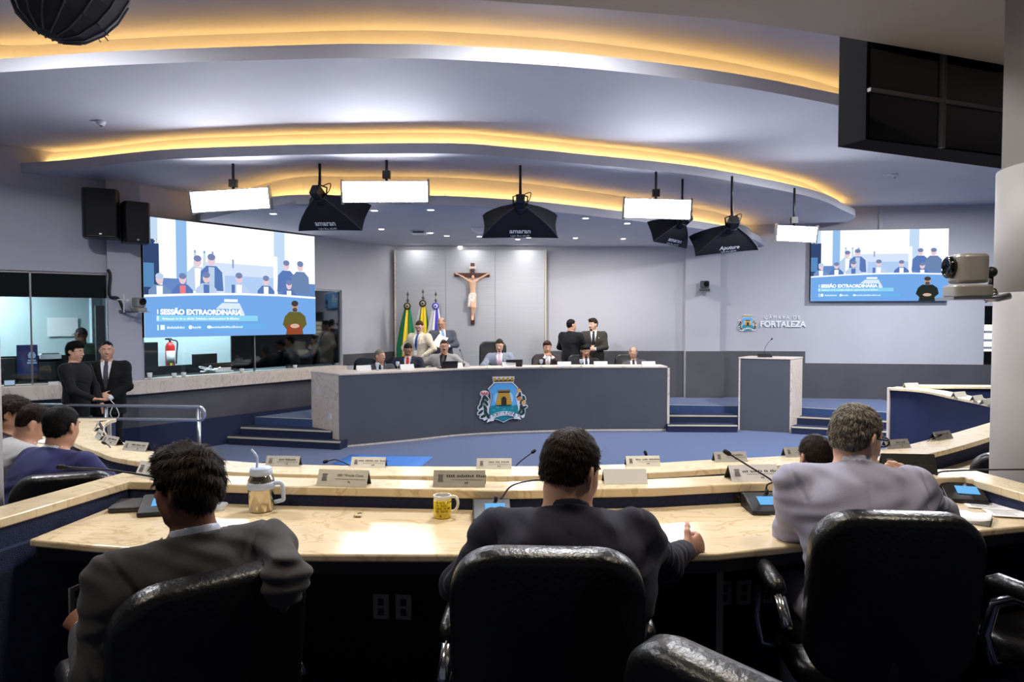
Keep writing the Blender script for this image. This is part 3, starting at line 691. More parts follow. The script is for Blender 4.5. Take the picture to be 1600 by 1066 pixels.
rmic(1019,750,0,[(1019,742,.03),(1018,735,.03),(1014,722,.05),(1010,712,.06)],'thin microphone standing straight above white papers',True)
rmic(1155,735,0,[(1155,727,.03),(1154,723,.03),(1145,727,.0),(1132,730,.0)],'low microphone drooping behind the lit white name plate',False)
rmic(1428,722,14,[(1422,712,.03),(1428,704,.05),(1450,695,.08),(1484,684,.12)],'microphone reaching along the curved ledge beside the dark name plate',True,.14,.13,E_scrw)
rmic(1516,703,25,[(1507,693,.03),(1512,688,.04),(1535,690,.02),(1556,691,.0)],'microphone with white display on the curved desk in front of the column',True,.16,.15,E_scrw)
b = PZ(176,729,1.0)
mic(b, rad(-40), [(.0,.03,.05),wl(b,PY(172,716,b.y+.03)),wl(b,PY(166,700,b.y+.0)),wl(b,PY(158,696,b.y-.02))], 'microphone beside the elbow of the man in navy blue suit', GM2, .13, .13)
b = PZ(222,719,1.0)
mic(b, rad(-20), [(.02,.03,.04),wl(b,PY(245,705,b.y)),wl(b,PY(232,699,b.y-.02)),wl(b,PY(205,699,b.y-.1))], 'microphone lying over the fourth name plate of the curved ledge', GM2, .10, .10, False)
# lectern microphone
b = Vector(((fl+u*.42+w*.12).x, (fl+u*.42+w*.12).y, 1.41))
mic(b, 0, [(.0,.03,.04),(.005,.03,.12),(.02,.03,.19),(.07,.03,.27),(.13,.03,.335)], 'slim gooseneck microphone on the slate grey lectern', None, .24, .14, False, None, .014)
# ------------------------------------------------------------------ helpers for wall things
def WH(px, py, a, b, off=0.0):
    "sight line meets the upright plane through plan points a-b, moved off towards the room (right of a->b)"
    e = (b-a).normalized(); n = Vector((e.y,-e.x)); A = a+n*off; d = _ray(px,py)
    den = d.x*e.y-d.y*e.x; s = (A.x*e.y-A.y*e.x)/den
    return Vector((d.x*s, d.y*s, CAMZ+d.z*s))
def text_into(mb, body, size, M, m, extrude=0.0, align='CENTER', bold=0.0, spacing=1.0):
    o = text_mesh('tmp_text', body, size, m, extrude=extrude, align=align, bold=bold, spacing=spacing); me = o.data
    old = mb.M; mb.M = M
    mb.add([v.co.copy() for v in me.vertices], [tuple(p.vertices) for p in me.polygons], m); mb.M = old
    bpy.data.objects.remove(o); bpy.data.meshes.remove(me)
RX = Matrix.Rotation(pi/2, 4, 'X')
def T(x,y,z): return Matrix.Translation((x,y,z))
def circ(cx, cz, rx, rz=None, n=14, a0=0, rot=0):
    rz = rx if rz is None else rz; c, s = math.cos(rot), math.sin(rot)
    return [(cx+c*rx*math.cos(a0+2*pi*k/n)-s*rz*math.sin(a0+2*pi*k/n), cz+s*rx*math.cos(a0+2*pi*k/n)+c*rz*math.sin(a0+2*pi*k/n)) for k in range(n)]

# ------------------------------------------------------------------ video screens (flat pictures that shine)
def video_screen(name, label, a, b, z0, z1, variant):
    w = (b-a).length; h = z1-z0; rz = math.atan2((b-a).y, (b-a).x)
    t = thing(name, label, 'video screen', (a.x,a.y,z0), rz)
    MB().box(0,w,.002,.09,0,h).build('housing', M_blackm, t)
    E = lambda n_, c, s=1.0: emis('screen '+n_, c, s)
    mb = MB(); layer = [0]
    def P(pts, m):
        layer[0] += 1; y = -.0002*layer[0]
        pts = [(p[0]*w, p[1]*h) for p in pts]
        if sum(pts[i][0]*pts[(i+1)%len(pts)][1]-pts[(i+1)%len(pts)][0]*pts[i][1] for i in range(len(pts))) < 0: pts = pts[::-1]
        mb.add([(x,y,z) for x,z in pts], [tuple(range(len(pts)))], m)
    def R(u0,u1,v0,v1,m): P([(u0,v0),(u1,v0),(u1,v1),(u0,v1)], m)
    R(0,1,0,1,E('wash',(214,232,252)))
    R(0,.22,.35,1,E('pale wall',(196,222,248))); R(.16,.215,.35,1,E('blue shade',(150,192,240)))
    R(.07,.16,.4,1,E('white',(248,251,255),1.1))
    R(.215,.72,.35,1,E('white',(248,251,255),1.1)); R(.30,.72,.35,.66,E('cool white',(214,230,252))); R(.42,.72,.35,.55,E('sky',(180,208,246)))
    R(.72,1,.35,1,E('white',(248,251,255),1.1)); R(.72,.79,.35,1,E('pale wall',(196,222,248)))
    R(0,.075,.35,.82,E('dark window',(52,74,116))); R(0,.05,.42,.62,E('blue shade2',(90,140,190)))
    R(.09,.215,.35,.50,E('wain',(104,140,200))); R(.74,1,.35,.51,E('wain',(104,140,200))); R(.715,.742,.35,.76,E('white',(248,251,255),1.1))
    for u in (.255,.305,.35):
        P([(u-.014,.40),(u+.016,.40),(u+.008,.74),(u-.003,.74)],E('flag tint',(206,226,236))); P(circ(u+.002,.745,.006,.013,8),E('mid blue',(150,170,210)))
    R(.462,.472,.62,.70,E('mid blue',(150,170,210)))
    skin = E('pale skin',(236,206,214)); 
    def fig(u, v, s, c, sk=skin, shirt=None, hair=None):
        asp = h/w
        P([(u-.062*s,v-.26*s),(u+.062*s,v-.26*s),(u+.056*s,v-.10*s),(u+.026*s,v-.05*s),(u-.026*s,v-.05*s),(u-.056*s,v-.10*s)], c)
        if shirt: P([(u-.014*s,v-.25*s),(u+.014*s,v-.25*s),(u+.016*s,v-.06*s),(u-.016*s,v-.06*s)], shirt)
        P(circ(u,v,.020*s,.048*s,12), sk)
        P(circ(u,v+.025*s,.021*s,.028*s,12), hair or E('hair tint',(120,136,178)))
    wh = E('white',(248,251,255),1.1); na = E('suit blue',(92,124,188)); pb = E('suit pale',(190,212,240)); 
    fig(.27,.66,1.0,pb,shirt=wh); fig(.345,.68,1.05,na,shirt=pb); fig(.80,.68,1.0,na); fig(.895,.68,1.05,E('suit grey',(110,136,180)))
    R(.745,.90,.35,.42,E('wain',(104,140,200)))
    fig(.075,.49,.95,E('suit grey2',(120,150,196)),shirt=wh,hair=pb); fig(.19,.50,.95,na,shirt=E('red tie',(236,128,140)) if variant == 0 else wh)
    fig(.315,.52,1.0,pb,shirt=na); fig(.50,.53,1.0,pb,shirt=wh); fig(.665,.52,.95,na,shirt=wh); fig(.815,.49,.95,na,shirt=wh); 
    R(.455,.475,.36,.47,na)
    # desk front
    P([(0,0),(1,0),(1,.36),(.75,.375),(.5,.375),(.25,.36),(0,.335)], E('desk blue',(118,172,236) if variant == 0 else (96,158,228)))
    P([(0,.335),(.25,.36),(.5,.375),(.75,.375),(1,.36),(1,.38),(.75,.395),(.5,.395),(.25,.38),(0,.355)], wh)
    P([(.40,.30),(.50,.30),(.53,.20),(.53,.16),(.37,.16),(.36,.24)], E('crest pale',(222,238,252))); R(.412,.49,.31,.335,wh)
    R(.06,.50,.185,.245,E('title bar',(104,164,232))); R(.055,.61,.135,.185,E('cyan bar',(142,216,246))); R(.055,.66,.06,.11,E('foot bar',(110,180,240) if variant == 0 else (92,190,236)))
    for (z0_,z1_) in ((.195,.235),(.14,.18),(.06,.105)): R(.06,.066,z0_,z1_,wh)
    sgn = (E('olive jumper',(104,98,48)), E('rust jumper',(150,74,48))) if variant == 0 else (E('dark shirt',(40,46,44)), E('dark shirt',(40,46,44)))
    P([(.79,0),(.91,0),(.905,.05),(.935,.10),(.925,.18),(.89,.225),(.815,.225),(.785,.18),(.77,.10),(.797,.05)], sgn[0])
    P([(.80,0),(.90,0),(.90,.10),(.80,.10)], sgn[1])
    P(circ(.853,.275,.023,.055,14), E('signer skin',(190,158,140) if variant == 0 else (190,140,110))); P(circ(.853,.308,.024,.03,12), E('signer hair',(70,64,60))); P(circ(.853,.245,.017,.022,12), E('signer beard',(90,78,72)))
    P(circ(.852,.085,.032,.022,12), E('signer skin2',(214,178,160)))
    y = -.0002*(layer[0]+2)
    def tx(s_, size, u, v, bold=0): text_into(mb, s_, size*h, T(u*w,y,v*h) @ RX, wh, 0, 'LEFT', bold)
    def scrib(u, v, hh, words, adv):
        random.seed(int(u*1000)+int(v*1000))
        for n_ in words:
            for k in range(n_):
                a_ = random.uniform(.55,1.0)*hh; R(u, u+adv*.62, v-hh*.4, v-hh*.4+a_*.8, wh); u += adv
            u += adv*.8
    tx('SESSÃO EXTRAORDINÁRIA', .062, .075, .212, .0035*h); scrib(.085,.158,.024,(9,2,2,2,6,9,14,2,8),.0068); scrib(.105,.083,.026,(12,),.0075); scrib(.235,.083,.026,(6,),.0075); scrib(.335,.083,.026,(24,),.0075); P(circ(.222,.083,.010,.018,10),wh); P(circ(.322,.083,.012,.014,10),wh)
    if variant == 0: tx('28/11', .045, .05, .80, .002*h)
    R(.072,.092,.064,.104,wh)
    mb.build('picture', None, t)
    return t
# the big one on the side wall
sa, sb = WH(224,428,LP,L3,.16), WH(492,450,LP,L3,.16)
video_screen('mounted_video_screen', 'big video screen on the side wall over the booth window', sa.xy, sb.xy, WH(224,528,LP,L3,.16).z, (WH(224,331,LP,L3,.16).z+WH(492,375,LP,L3,.16).z)/2, 0)
ra, rb_ = WH(1267,420,R1,R2,.12), WH(1481.5,415,R1,R2,.12)
video_screen('mounted_video_screen', 'smaller video screen on the wall beside the round column', ra.xy, rb_.xy, WH(1375,470.5,R1,R2,.12).z, WH(1375,359,R1,R2,.12).z, 1)
# black infill behind the big screen and the dark half of the booth
mb = MB(); q0 = WH(362,560,L2,L3,-.10).xy; q1 = WH(533,560,L2,L3,-.10).xy; e = (q1-q0).normalized(); n = Vector((-e.y,e.x))
mb.prism(pl([q0, q1, q1+n*.03, q0+n*.03]), 1.25, 2.69, 'z'); struct('wall_blind', mb, M_pane, 'black blind in the booth window beside the big screen', 'wall')
q0 = WH(213.5,450,LP,L3,.02).xy; q1 = WH(224,450,LP,L3,.02).xy
mb = MB(); mb.prism(pl([q0, q0+Vector((n.y,-n.x)).normalized()*0+(-n)*.02, q1-n*.1, q1]), 1.9, 3.6, 'z'); struct('trim_7', mb, M_blackm, 'black strip between the pilaster and the big screen', 'trim')

# ------------------------------------------------------------------ metal panel, sign, crest
xa, xb = PY(618.5,450,15.0).x, PY(851.5,450,15.0).x
zt_ = PY(735,391,15.0).z
t = thing('metal_backdrop', 'brushed metal backdrop of three sheets behind the crucifix', 'wall panel'); t['kind'] = 'structure'
def brushed():
    m = mat('brushed sheet', (190,192,198), .58, metal=.45, var=.10, vscale=3, stretch=(.3,1,30), bump=.05, bscale=40, bdist=.002); return m
for k in range(3):
    x0 = xa+(xb-xa)*k/3; x1 = xa+(xb-xa)*(k+1)/3
    MB().box(x0+.003, x1-.003, 15.0, 15.03, .42, zt_).build('sheet', brushed(), t)
MB().box(xa-.03, xa, 14.98, 15.1, .42, zt_+.01).build('edge_strip', M_marbw, t); MB().box(xb, xb+.03, 14.98, 15.1, .42, zt_+.01).build('edge_strip', M_strip, t)
MB().box(xa+.01, xb-.01, 15.03, 15.08, .42, zt_-.02).build('frame', M_dark, t)

K = dict(w=mat('crest white',(240,242,248),.5), nv=mat('crest navy',(34,36,72),.5), sk=mat('crest sky',(96,182,244),.45), sk2=mat('crest pale sky',(168,216,248),.45), tl=mat('crest teal',(22,140,156),.45),
    gd=mat('crest gold',(212,168,62),.45), gd2=mat('crest ochre',(168,120,40),.5), dk=mat('crest dark',(42,28,20),.6), gr=mat('crest green',(28,64,58),.5), pk=mat('crest pink',(232,120,136),.5), og=mat('crest orange',(244,150,96),.5), yl=mat('crest yellow',(250,204,130),.5))
LV = ((185,570,.5),(260,600,-.6),(150,660,.7),(240,690,-.5),(150,770,.9),(250,775,-.4),(200,850,1.1),(290,850,-.3),(265,510,-.6),(210,500,.4))
FB = ((920,450,.3),(905,490,1.2),(1005,520,-.4),(960,590,.5),(950,690,.2),(1020,700,1.3),(985,750,-.6),(920,790,.4),(970,830,1.0),(1000,790,.1))
def crest(t, S, simple=False):
    "coat of arms in the local xz plane, front towards -y; S metres per 1000 units of the drawing"
    def Q(pts): return [((x-600)/1000*S, (530-y)/1000*S) for x, y in pts]
    def put(mb, pts, m, y0, y1):
        q = Q(pts)
        if sum(q[i][0]*q[(i+1)%len(q)][1]-q[(i+1)%len(q)][0]*q[i][1] for i in range(len(q))) < 0: q = q[::-1]
        mb.prism(q, y0*S, y1*S, 'y', m)
    sh = [(430,232),(600,232),(765,232),(868,335),(836,420),(832,520),(862,640),(880,700),(880,840),(800,890),(700,910),(600,962),(500,910),(400,890),(325,845),(328,700),(345,640),(372,520),(366,430),(322,340)]
    c = (600,580); big = [(c[0]+(x-c[0])*1.10, c[1]+(y-c[1])*1.07) for x,y in sh]
    mb = MB(); put(mb, big, K['w'], -.022, 0); put(mb, [(380,100),(820,100),(800,240),(400,240)], K['w'], -.021, 0)
    put(mb, circ(240,690,80,250,20,0,.05), K['w'], -.0205, 0); put(mb, circ(950,640,75,280,20,0,-.15), K['w'], -.0205, 0); put(mb, circ(225,420,90,62,14), K['w'], -.0206, 0)
    for (x,y,r_) in LV: put(mb, circ(x,y,46,86,10,0,r_), K['w'], -.0207, 0)
    for (x,y,r_) in FB: put(mb, circ(x,y,44,76,9,0,r_), K['w'], -.0207, 0)
    mb.build('backing', None, t)
    mb = MB(); put(mb, [(c[0]+(x-c[0])*1.03, c[1]+(y-c[1])*1.025) for x,y in sh], K['nv'], -.030, -.022); put(mb, sh, K['sk'], -.034, -.030)
    put(mb, circ(600,520,190,170,20), K['sk2'], -.036, -.034)
    put(mb, [(345,655),(860,655),(880,700),(880,840),(800,890),(700,910),(600,962),(500,910),(400,890),(325,845),(328,700)], K['tl'], -.038, -.034)
    for (x,y,w_) in ((480,685,50),(610,725,45),(780,665,40),(410,745,30),(770,720,35)): put(mb, [(x-w_,y+6),(x,y-8),(x+w_,y+2),(x,y+2)], K['sk2'], -.040, -.038)
    mb.build('shield', None, t)
    mb = MB(); put(mb, [(505,400),(705,400),(765,640),(440,640)], K['gd'], -.050, -.036)
    for r_ in range(6):
        y = 430+r_*36; put(mb, [(500-(y-400)*.27,y),(710+(y-400)*.25,y),(710+(y-400)*.25,y+5),(500-(y-400)*.27,y+5)], K['gd2'], -.052, -.05)
    put(mb, [(480,375),(728,375),(715,408),(492,408)], K['dk'], -.053, -.04)
    for k in range(5): put(mb, [(482+k*52,350),(516+k*52,350),(516+k*52,385),(482+k*52,385)], K['gd2'], -.054, -.04)
    put(mb, [(552,640),(552,530),(565,495),(600,476),(635,495),(652,530),(652,640)], K['dk'], -.056, -.05); put(mb, [(430,640),(770,640),(700,658),(520,658)], K['gr'], -.054, -.04)
    mb.build('tower', None, t)
    mb = MB(); put(mb, [(405,150),(800,150),(795,192),(412,192)], K['dk'], -.032, -.021)
    for k in range(5): x = 405+k*86; put(mb, [(x-8,182),(x-4,120),(x+16,112),(x+38,118),(x+50,155),(x+68,150),(x+68,165),(x+40,172)], K['gd'], -.036, -.03)
    mb.build('mural_crown', None, t)
    arc = [(330,845),(420,800),(510,776),(600,766),(690,772),(780,792),(868,826)]; lo = [(868,905-10),(780,868),(690,850),(600,845),(510,856),(430,880),(345,915)]
    mb = MB(); put(mb, arc+lo, K['w'], -.062, -.038); put(mb, [(345,900),(290,905),(265,975),(330,950),(405,945),(410,890)], K['w'], -.050, -.02); put(mb, [(850,880),(915,880),(945,940),(880,925),(805,920),(800,870)], K['w'], -.050, -.02)
    W_ = 'FORTITUDINE'
    for i, chn in enumerate(W_):
        u = (i+.5)/len(W_); x = 368+u*(840-368); y = 806 + 44*((x-604)/236)**2 - (0 if x < 604 else 8*((x-604)/236)); sl_ = -2*44*(x-604)/236**2
        M_ = T((x-600)/1000*S, -.063*S, (530-y-4)/1000*S) @ Matrix.Rotation(-math.atan(sl_), 4, 'Y') @ RX
        text_into(mb, chn, .085*S, M_, K['nv'], 0, 'CENTER', .0008*S)
    mb.build('ribbon', None, t)
    mb = MB()
    for (x,y,r_) in ((185,570,.5),(260,600,-.6),(150,660,.7),(240,690,-.5),(150,770,.9),(250,775,-.4),(200,850,1.1),(290,850,-.3),(265,510,-.6),(210,500,.4)):
        put(mb, circ(x,y,26,60,10,0,r_), K['gr'], -.034, -.02)
    put(mb, [(200,460),(210,460),(235,870),(222,870)], K['gr'], -.03, -.02)
    for k in range(6): put(mb, circ(170+k*24,405+(k%2)*22,16,26,8,0,.2*k), K['pk'], -.036, -.02)
    mb.build('cotton_branch', None, t)
    mb = MB()
    for (x,y,r_) in ((920,450,.3),(905,490,1.2),(1005,520,-.4),(960,590,.5),(950,690,.2),(1020,700,1.3),(985,750,-.6),(920,790,.4),(970,830,1.0),(1000,790,.1)): put(mb, circ(x,y,24,52,9,0,r_), K['gr'], -.034, -.02)
    for (x,y,m_,r_) in ((905,372,'yl',36),(918,530,'og',40),(1000,615,'yl',46),(1005,655,'w',26)):
        for q in range(5): put(mb, circ(x+r_*.55*math.cos(q*1.257),y+r_*.55*math.sin(q*1.257),r_*.55,r_*.5,8), K[m_], -.040, -.02)
    mb.build('flower_branch', None, t)
# crest on the rostrum
ca = rost_path[11]; 
best = min(range(len(rost_path)-1), key=lambda i: abs(800+FPX*rost_path[i].x/rost_path[i].y-786))
ca = rost_path[best]; dd = (rost_path[best+1]-rost_path[best-1]).normalized()
cz_ = PY(786,623,ca.y).z
t = thing('mounted_crest', 'painted coat of arms with stone tower fixed on the front of the rostrum', 'crest', (ca.x+.0, ca.y-.035, cz_), math.atan2(dd.y,dd.x))
crest(t, .965)
# sign on the wall
sg = WH(1168,505,R0,R1,.02); ang = math.atan2((R1-R0).y,(R1-R0).x)
t = thing('wall_sign', 'wall sign with small coat of arms and raised white letters', 'sign', sg, ang); crest(t, .42)
M_let = mat('white letters', (250,250,254), .4)
def onwall(px, py): p = WH(px, py, R0, R1, .02) - sg; c, s = math.cos(-ang), math.sin(-ang); return (p.x*c-p.y*s, p.x*s+p.y*c, p.z)
text_mesh('lettering', 'CÂMARA DE', .10, M_let, t, onwall(1222,496.5), (pi/2,0,0), .008, spacing=1.5)
text_mesh('lettering', 'FORTALEZA', .178, M_let, t, onwall(1223,507), (pi/2,0,0), .012, bold=.004)

# ------------------------------------------------------------------ flags
def flag(px, ptop, y, cols, label, ros, lean=0.0):
    p = PY(px, ptop, y); t = thing('flag', label, 'flag', (p.x, y, Z_STAGE), 0, 'furled flags before the metal backdrop')
    H = p.z-Z_STAGE
    mb = MB(); mb.cyl((0,0,.02),(0,0,H-.08),.014,seg=10); mb.lathe([(.16,0),(.16,.03),(.04,.05),(.02,.10)],18); mb.build('pole', M_steel, t)
    mb = MB(); mb.at((0,0,H-.30)); mb.lathe([(.012,0),(.03,.02),(.012,.05),(.022,.08),(.035,.10),(.014,.13),(.012,.20),(.028,.22),(.0,.30)],14); mb.build('finial', mat('flag finial',(110,96,86),.4,metal=.6), t)
    N_ = 60; mb = MB(); rows = 16; V = []; F_ = []; ztop = H-.30; zbot = ztop-1.15
    for i in range(rows+1):
        u = i/rows; z = ztop+(zbot-ztop)*u; R_ = .035+.13*min(1,u*1.3)**.8
        for k in range(N_):
            a = 2*pi*k/N_; rr_ = R_*(1+.22*math.sin(a*6+u*1.5)+.10*math.sin(a*11+2)); V.append((rr_*math.cos(a)-.05*u+lean*u, rr_*.75*math.sin(a), z))
    seq = []
    for i in range(rows):
        for k in range(N_):
            a = k/N_
            q = cols[int(a*len(cols)*2) % len(cols)]
            mb.slot(q); mb.f.append((i*N_+k, i*N_+(k+1)%N_, (i+1)*N_+(k+1)%N_, (i+1)*N_+k)[::-1]); mb.mi.append(mb.mats.index(q)); mb.sm.append(True)
    mb.v.extend(V); mb.build('cloth', None, t)
    mb = MB(); mb.setM(T(-.0,-.06,ztop-.02) @ RX); mb.lathe([(.0,0),(.075,0),(.078,.01),(.05,.018),(.0,.02)],20,ros[0]); mb.setM(T(0,-.078,ztop-.02) @ RX); mb.lathe([(.0,0),(.045,0),(.04,.006),(.0,.008)],18,ros[1]); mb.setM(T(0,-.084,ztop-.02) @ RX); mb.lathe([(.0,0),(.024,0),(.02,.006),(.0,.008)],14,ros[2]); mb.build('rosette', None, t)
    return t
F_g, F_y, F_w, F_b = mat('flag green',(18,120,72),.75), mat('flag yellow',(244,210,48),.75), mat('flag white',(236,236,238),.75), mat('flag blue',(84,80,196),.75)
RO = (mat('rosette dark',(44,44,40),.6), mat('rosette cream',(190,176,130),.6), mat('rosette blue',(50,54,90),.6))
flag(637,455,14.55,[F_g,F_g,F_y,F_g,F_g],'green and yellow furled flag nearest the edge of the metal backdrop',RO)
flag(661,451,14.62,[F_w,F_g,F_y,F_y,F_g],'furled flag with white, yellow and green folds, middle of the three',RO)
flag(681,455,14.55,[F_w,F_w,F_b,F_w],'white and violet blue furled flag behind the balding man',(F_b,F_w,F_b))

# ------------------------------------------------------------------ loudspeakers and cameras
def speaker(px, py, w, h, d, off, rz, label, a=L1, b=LP):
    p = WH(px, py, a, b, off)
    t = thing('wall_mounted_speaker', label, 'loudspeaker', p, rz, 'black loudspeakers on the side wall pilaster')
    o = [(-w/2,d/2),(-w*.5,-d*.3),(-w*.42,-d/2),(w*.42,-d/2),(w*.5,-d*.3),(w/2,d/2)]
    MB().prism(o, -h/2, h/2, 'z').build('cabinet', M_black, t, bevel=.015)
    MB().box(-w*.40,w*.40,-d/2-.012,-d/2+.002,-h*.46,h*.46).build('grille', mat('speaker grille',(26,26,28),.7,bump=.6,bscale=300), t, bevel=.006)
    MB().cbox((0,-d/2-.013,-h*.43),(.03,.004,.02)).build('badge', M_steel, t)
    mb = MB(); mb.cyl((0,d/2-.02,-h*.2),(0,d/2+.30,-h*.2),.022,seg=10); mb.cbox((0,d/2+.30,-h*.2),(.14,.03,.2)); mb.build('bracket', M_blackm, t)
    return t
aw = math.atan2((L1-L0).y,(L1-L0).x)
speaker(158,335,.46,.70,.36,.42,aw-.15,'larger black loudspeaker high on the pilaster')
speaker(212,349,.35,.60,.32,.42,aw+.05,'smaller black loudspeaker beside the corner of the big screen',LP,L3)
def ptz(loc, rz, label, m, s=1.0, look=0.0, arm=.16, armx=0.0, mast=False):
    t = thing('wall_mounted_camera', label, 'camera', loc, rz); t.scale = (s,s,s)
    mb = MB(); mb.prism(rr(.17,-.085,.085,.04,5), -.055, 0, 'z'); mb.build('base', m, t, bevel=.008)
    mb = MB(); mb.box(-.10,.10,-.10,.10,-.068,-.056); mb.tube([(0,.08,-.062),(armx*.5,.08+arm*.5,-.062),(armx,.08+arm,-.05)],.016,8); mb.build('bracket', M_steel, t)
    h_ = thing  # head
    mb = MB(); mb.at((0,0,.0)); mb.prism(rr(.155,-.07,.07,.045,6), .008, .145, 'z'); mb.build('head', m, t, bevel=.015)
    mb = MB(); mb.setM(Matrix.Rotation(look,4,'Z') @ T(0,-.068,.085) @ RX); mb.lathe([(.0,.0),(.052,.0),(.052,.022),(.044,.03),(.040,.024),(.0,.012)],20); mb.build('lens', M_pane, t)
    if mast:
        mb = MB(); mb.cbox((-.16,.10,.06),(.012,.012,.26)); mb.cbox((-.16,.10,.11),(.2,.012,.012)); mb.ell((-.10,.09,.10),(.022,.018,.022)); mb.build('rod', M_white, t)
    return t
M_cam = mat('camera silver', (150,146,142), .4, metal=.3)
p = PY(1512,446,3.35); ptz(p, rad(-100), 'silver robotic camera on a bracket at the big round column', M_cam, 1.04, 0, .10)
t = thing('wall_mounted_clamp', 'black clamp knobs and cables behind the silver camera on the column', 'clamp', PY(1548,438,3.42))
mb = MB(); mb.ell((.0,0,.04),(.028,.03,.028)); mb.cyl((0,0,-.10),(0,0,.04),.012,seg=10); mb.build('clamp', M_black, t)
mb = MB()
for k in range(4): mb.tube(crom([Vector((-.06+.01*k,-.01,-.08-.01*k)),Vector((-.01,-.04-.01*k,-.045-.012*k)),Vector((.03,0,-.07))],5), .004, 6)
mb.build('cable', mat('brown cable',(90,70,44),.6), t)
p = WH(217,481,LP,L3,.36); ptz(p, rad(70), 'silver robotic camera on the pilaster beside the big screen', M_cam, 1.05, 0, .24, -.05, True)
p = PY(1101,451,YB-.32); ptz(p, rad(8), 'small dark robotic camera on the pilaster behind the steps', mat('camera dark',(70,70,78),.35), 1.15, 0, .12)
# conduit on the pilaster
mb = MB(); pts = [WH(x,y,L1,LP,.15) for x,y in [(168,421),(172,430),(171,462),(184,466),(192,482),(196,490)]]; mb.tube(crom(pts,5), .022, 8); o = mb.build('wall_mounted_cable', M_black); tag(o, 'black corrugated cable running down the pilaster to the camera', 'cable')

# ------------------------------------------------------------------ hanging lights
def led_panel(quad, y, label, tilt=7):
    c = [PY(px,py,y) for px,py in quad]; ctr = sum(c, Vector())/4
    wv = ((c[1]-c[0])+(c[2]-c[3]))/2; hv = ((c[0]-c[3])+(c[1]-c[2]))/2
    w = wv.length; h = hv.length/math.cos(rad(tilt)); roll = -math.atan2(wv.z, wv.x)
    t = thing('hanging_light_panel', label, 'light panel', ctr, 0, 'white lighting panels hung under the curved ceiling')
    B = Matrix.Rotation(roll,4,'Y') @ Matrix.Rotation(rad(tilt),4,'X')
    mb = MB(); mb.setM(B); mb.box(-w/2,w/2,.0,.06,-h/2,h/2); mb.build('housing', M_dark, t)
    mb = MB(); mb.setM(B); mb.box(-w/2+.012,w/2-.012,-.012,-.002,-h/2+.012,h/2-.012); mb.build('diffuser', E_panel, t)
    mb = MB(); mb.setM(B); 
    for s in (-1,1): mb = MB(); mb.setM(B); mb.box(s*w/2-.012,s*w/2+.012,-.02,.06,-h/2-.02,h/2+.02); mb.build('bracket', M_steel, t)
    mb = MB(); top = ZC-ctr.z
    mb.cyl((0,.10,0),(0,.10,top),.018,seg=10); mb.cbox((0,.07,0),(.1,.1,.12)); mb.cbox((0,.10,h*.5+.10),(.10,.07,.10)); mb.build('hanger', M_black, t)
    return t
led_panel([(296,300),(419,293),(424,325),(301,333)], 9.1, 'tilted white lighting panel over the corner of the big screen')
led_panel([(534,283),(669,283),(670,316),(535,317)], 8.9, 'widest white lighting panel, between two black softboxes')
led_panel([(975,309),(1081,313),(1078,343),(974,341)], 9.6, 'white lighting panel with dark clamp at its side')
led_panel([(1215,351),(1277,355),(1275,379),(1211,377)], 10.8, 'smallest white lighting panel beside the smaller video screen')
M_cloth = mat('softbox cloth', (20,21,30), .8, bump=.2, bscale=30)
M_seam = mat('softbox seam', (60,62,74), .7)
E_soft = emis('softbox front', (250,246,238), 6.0)
M_lt = mat('softbox print', (226,228,236), .7)
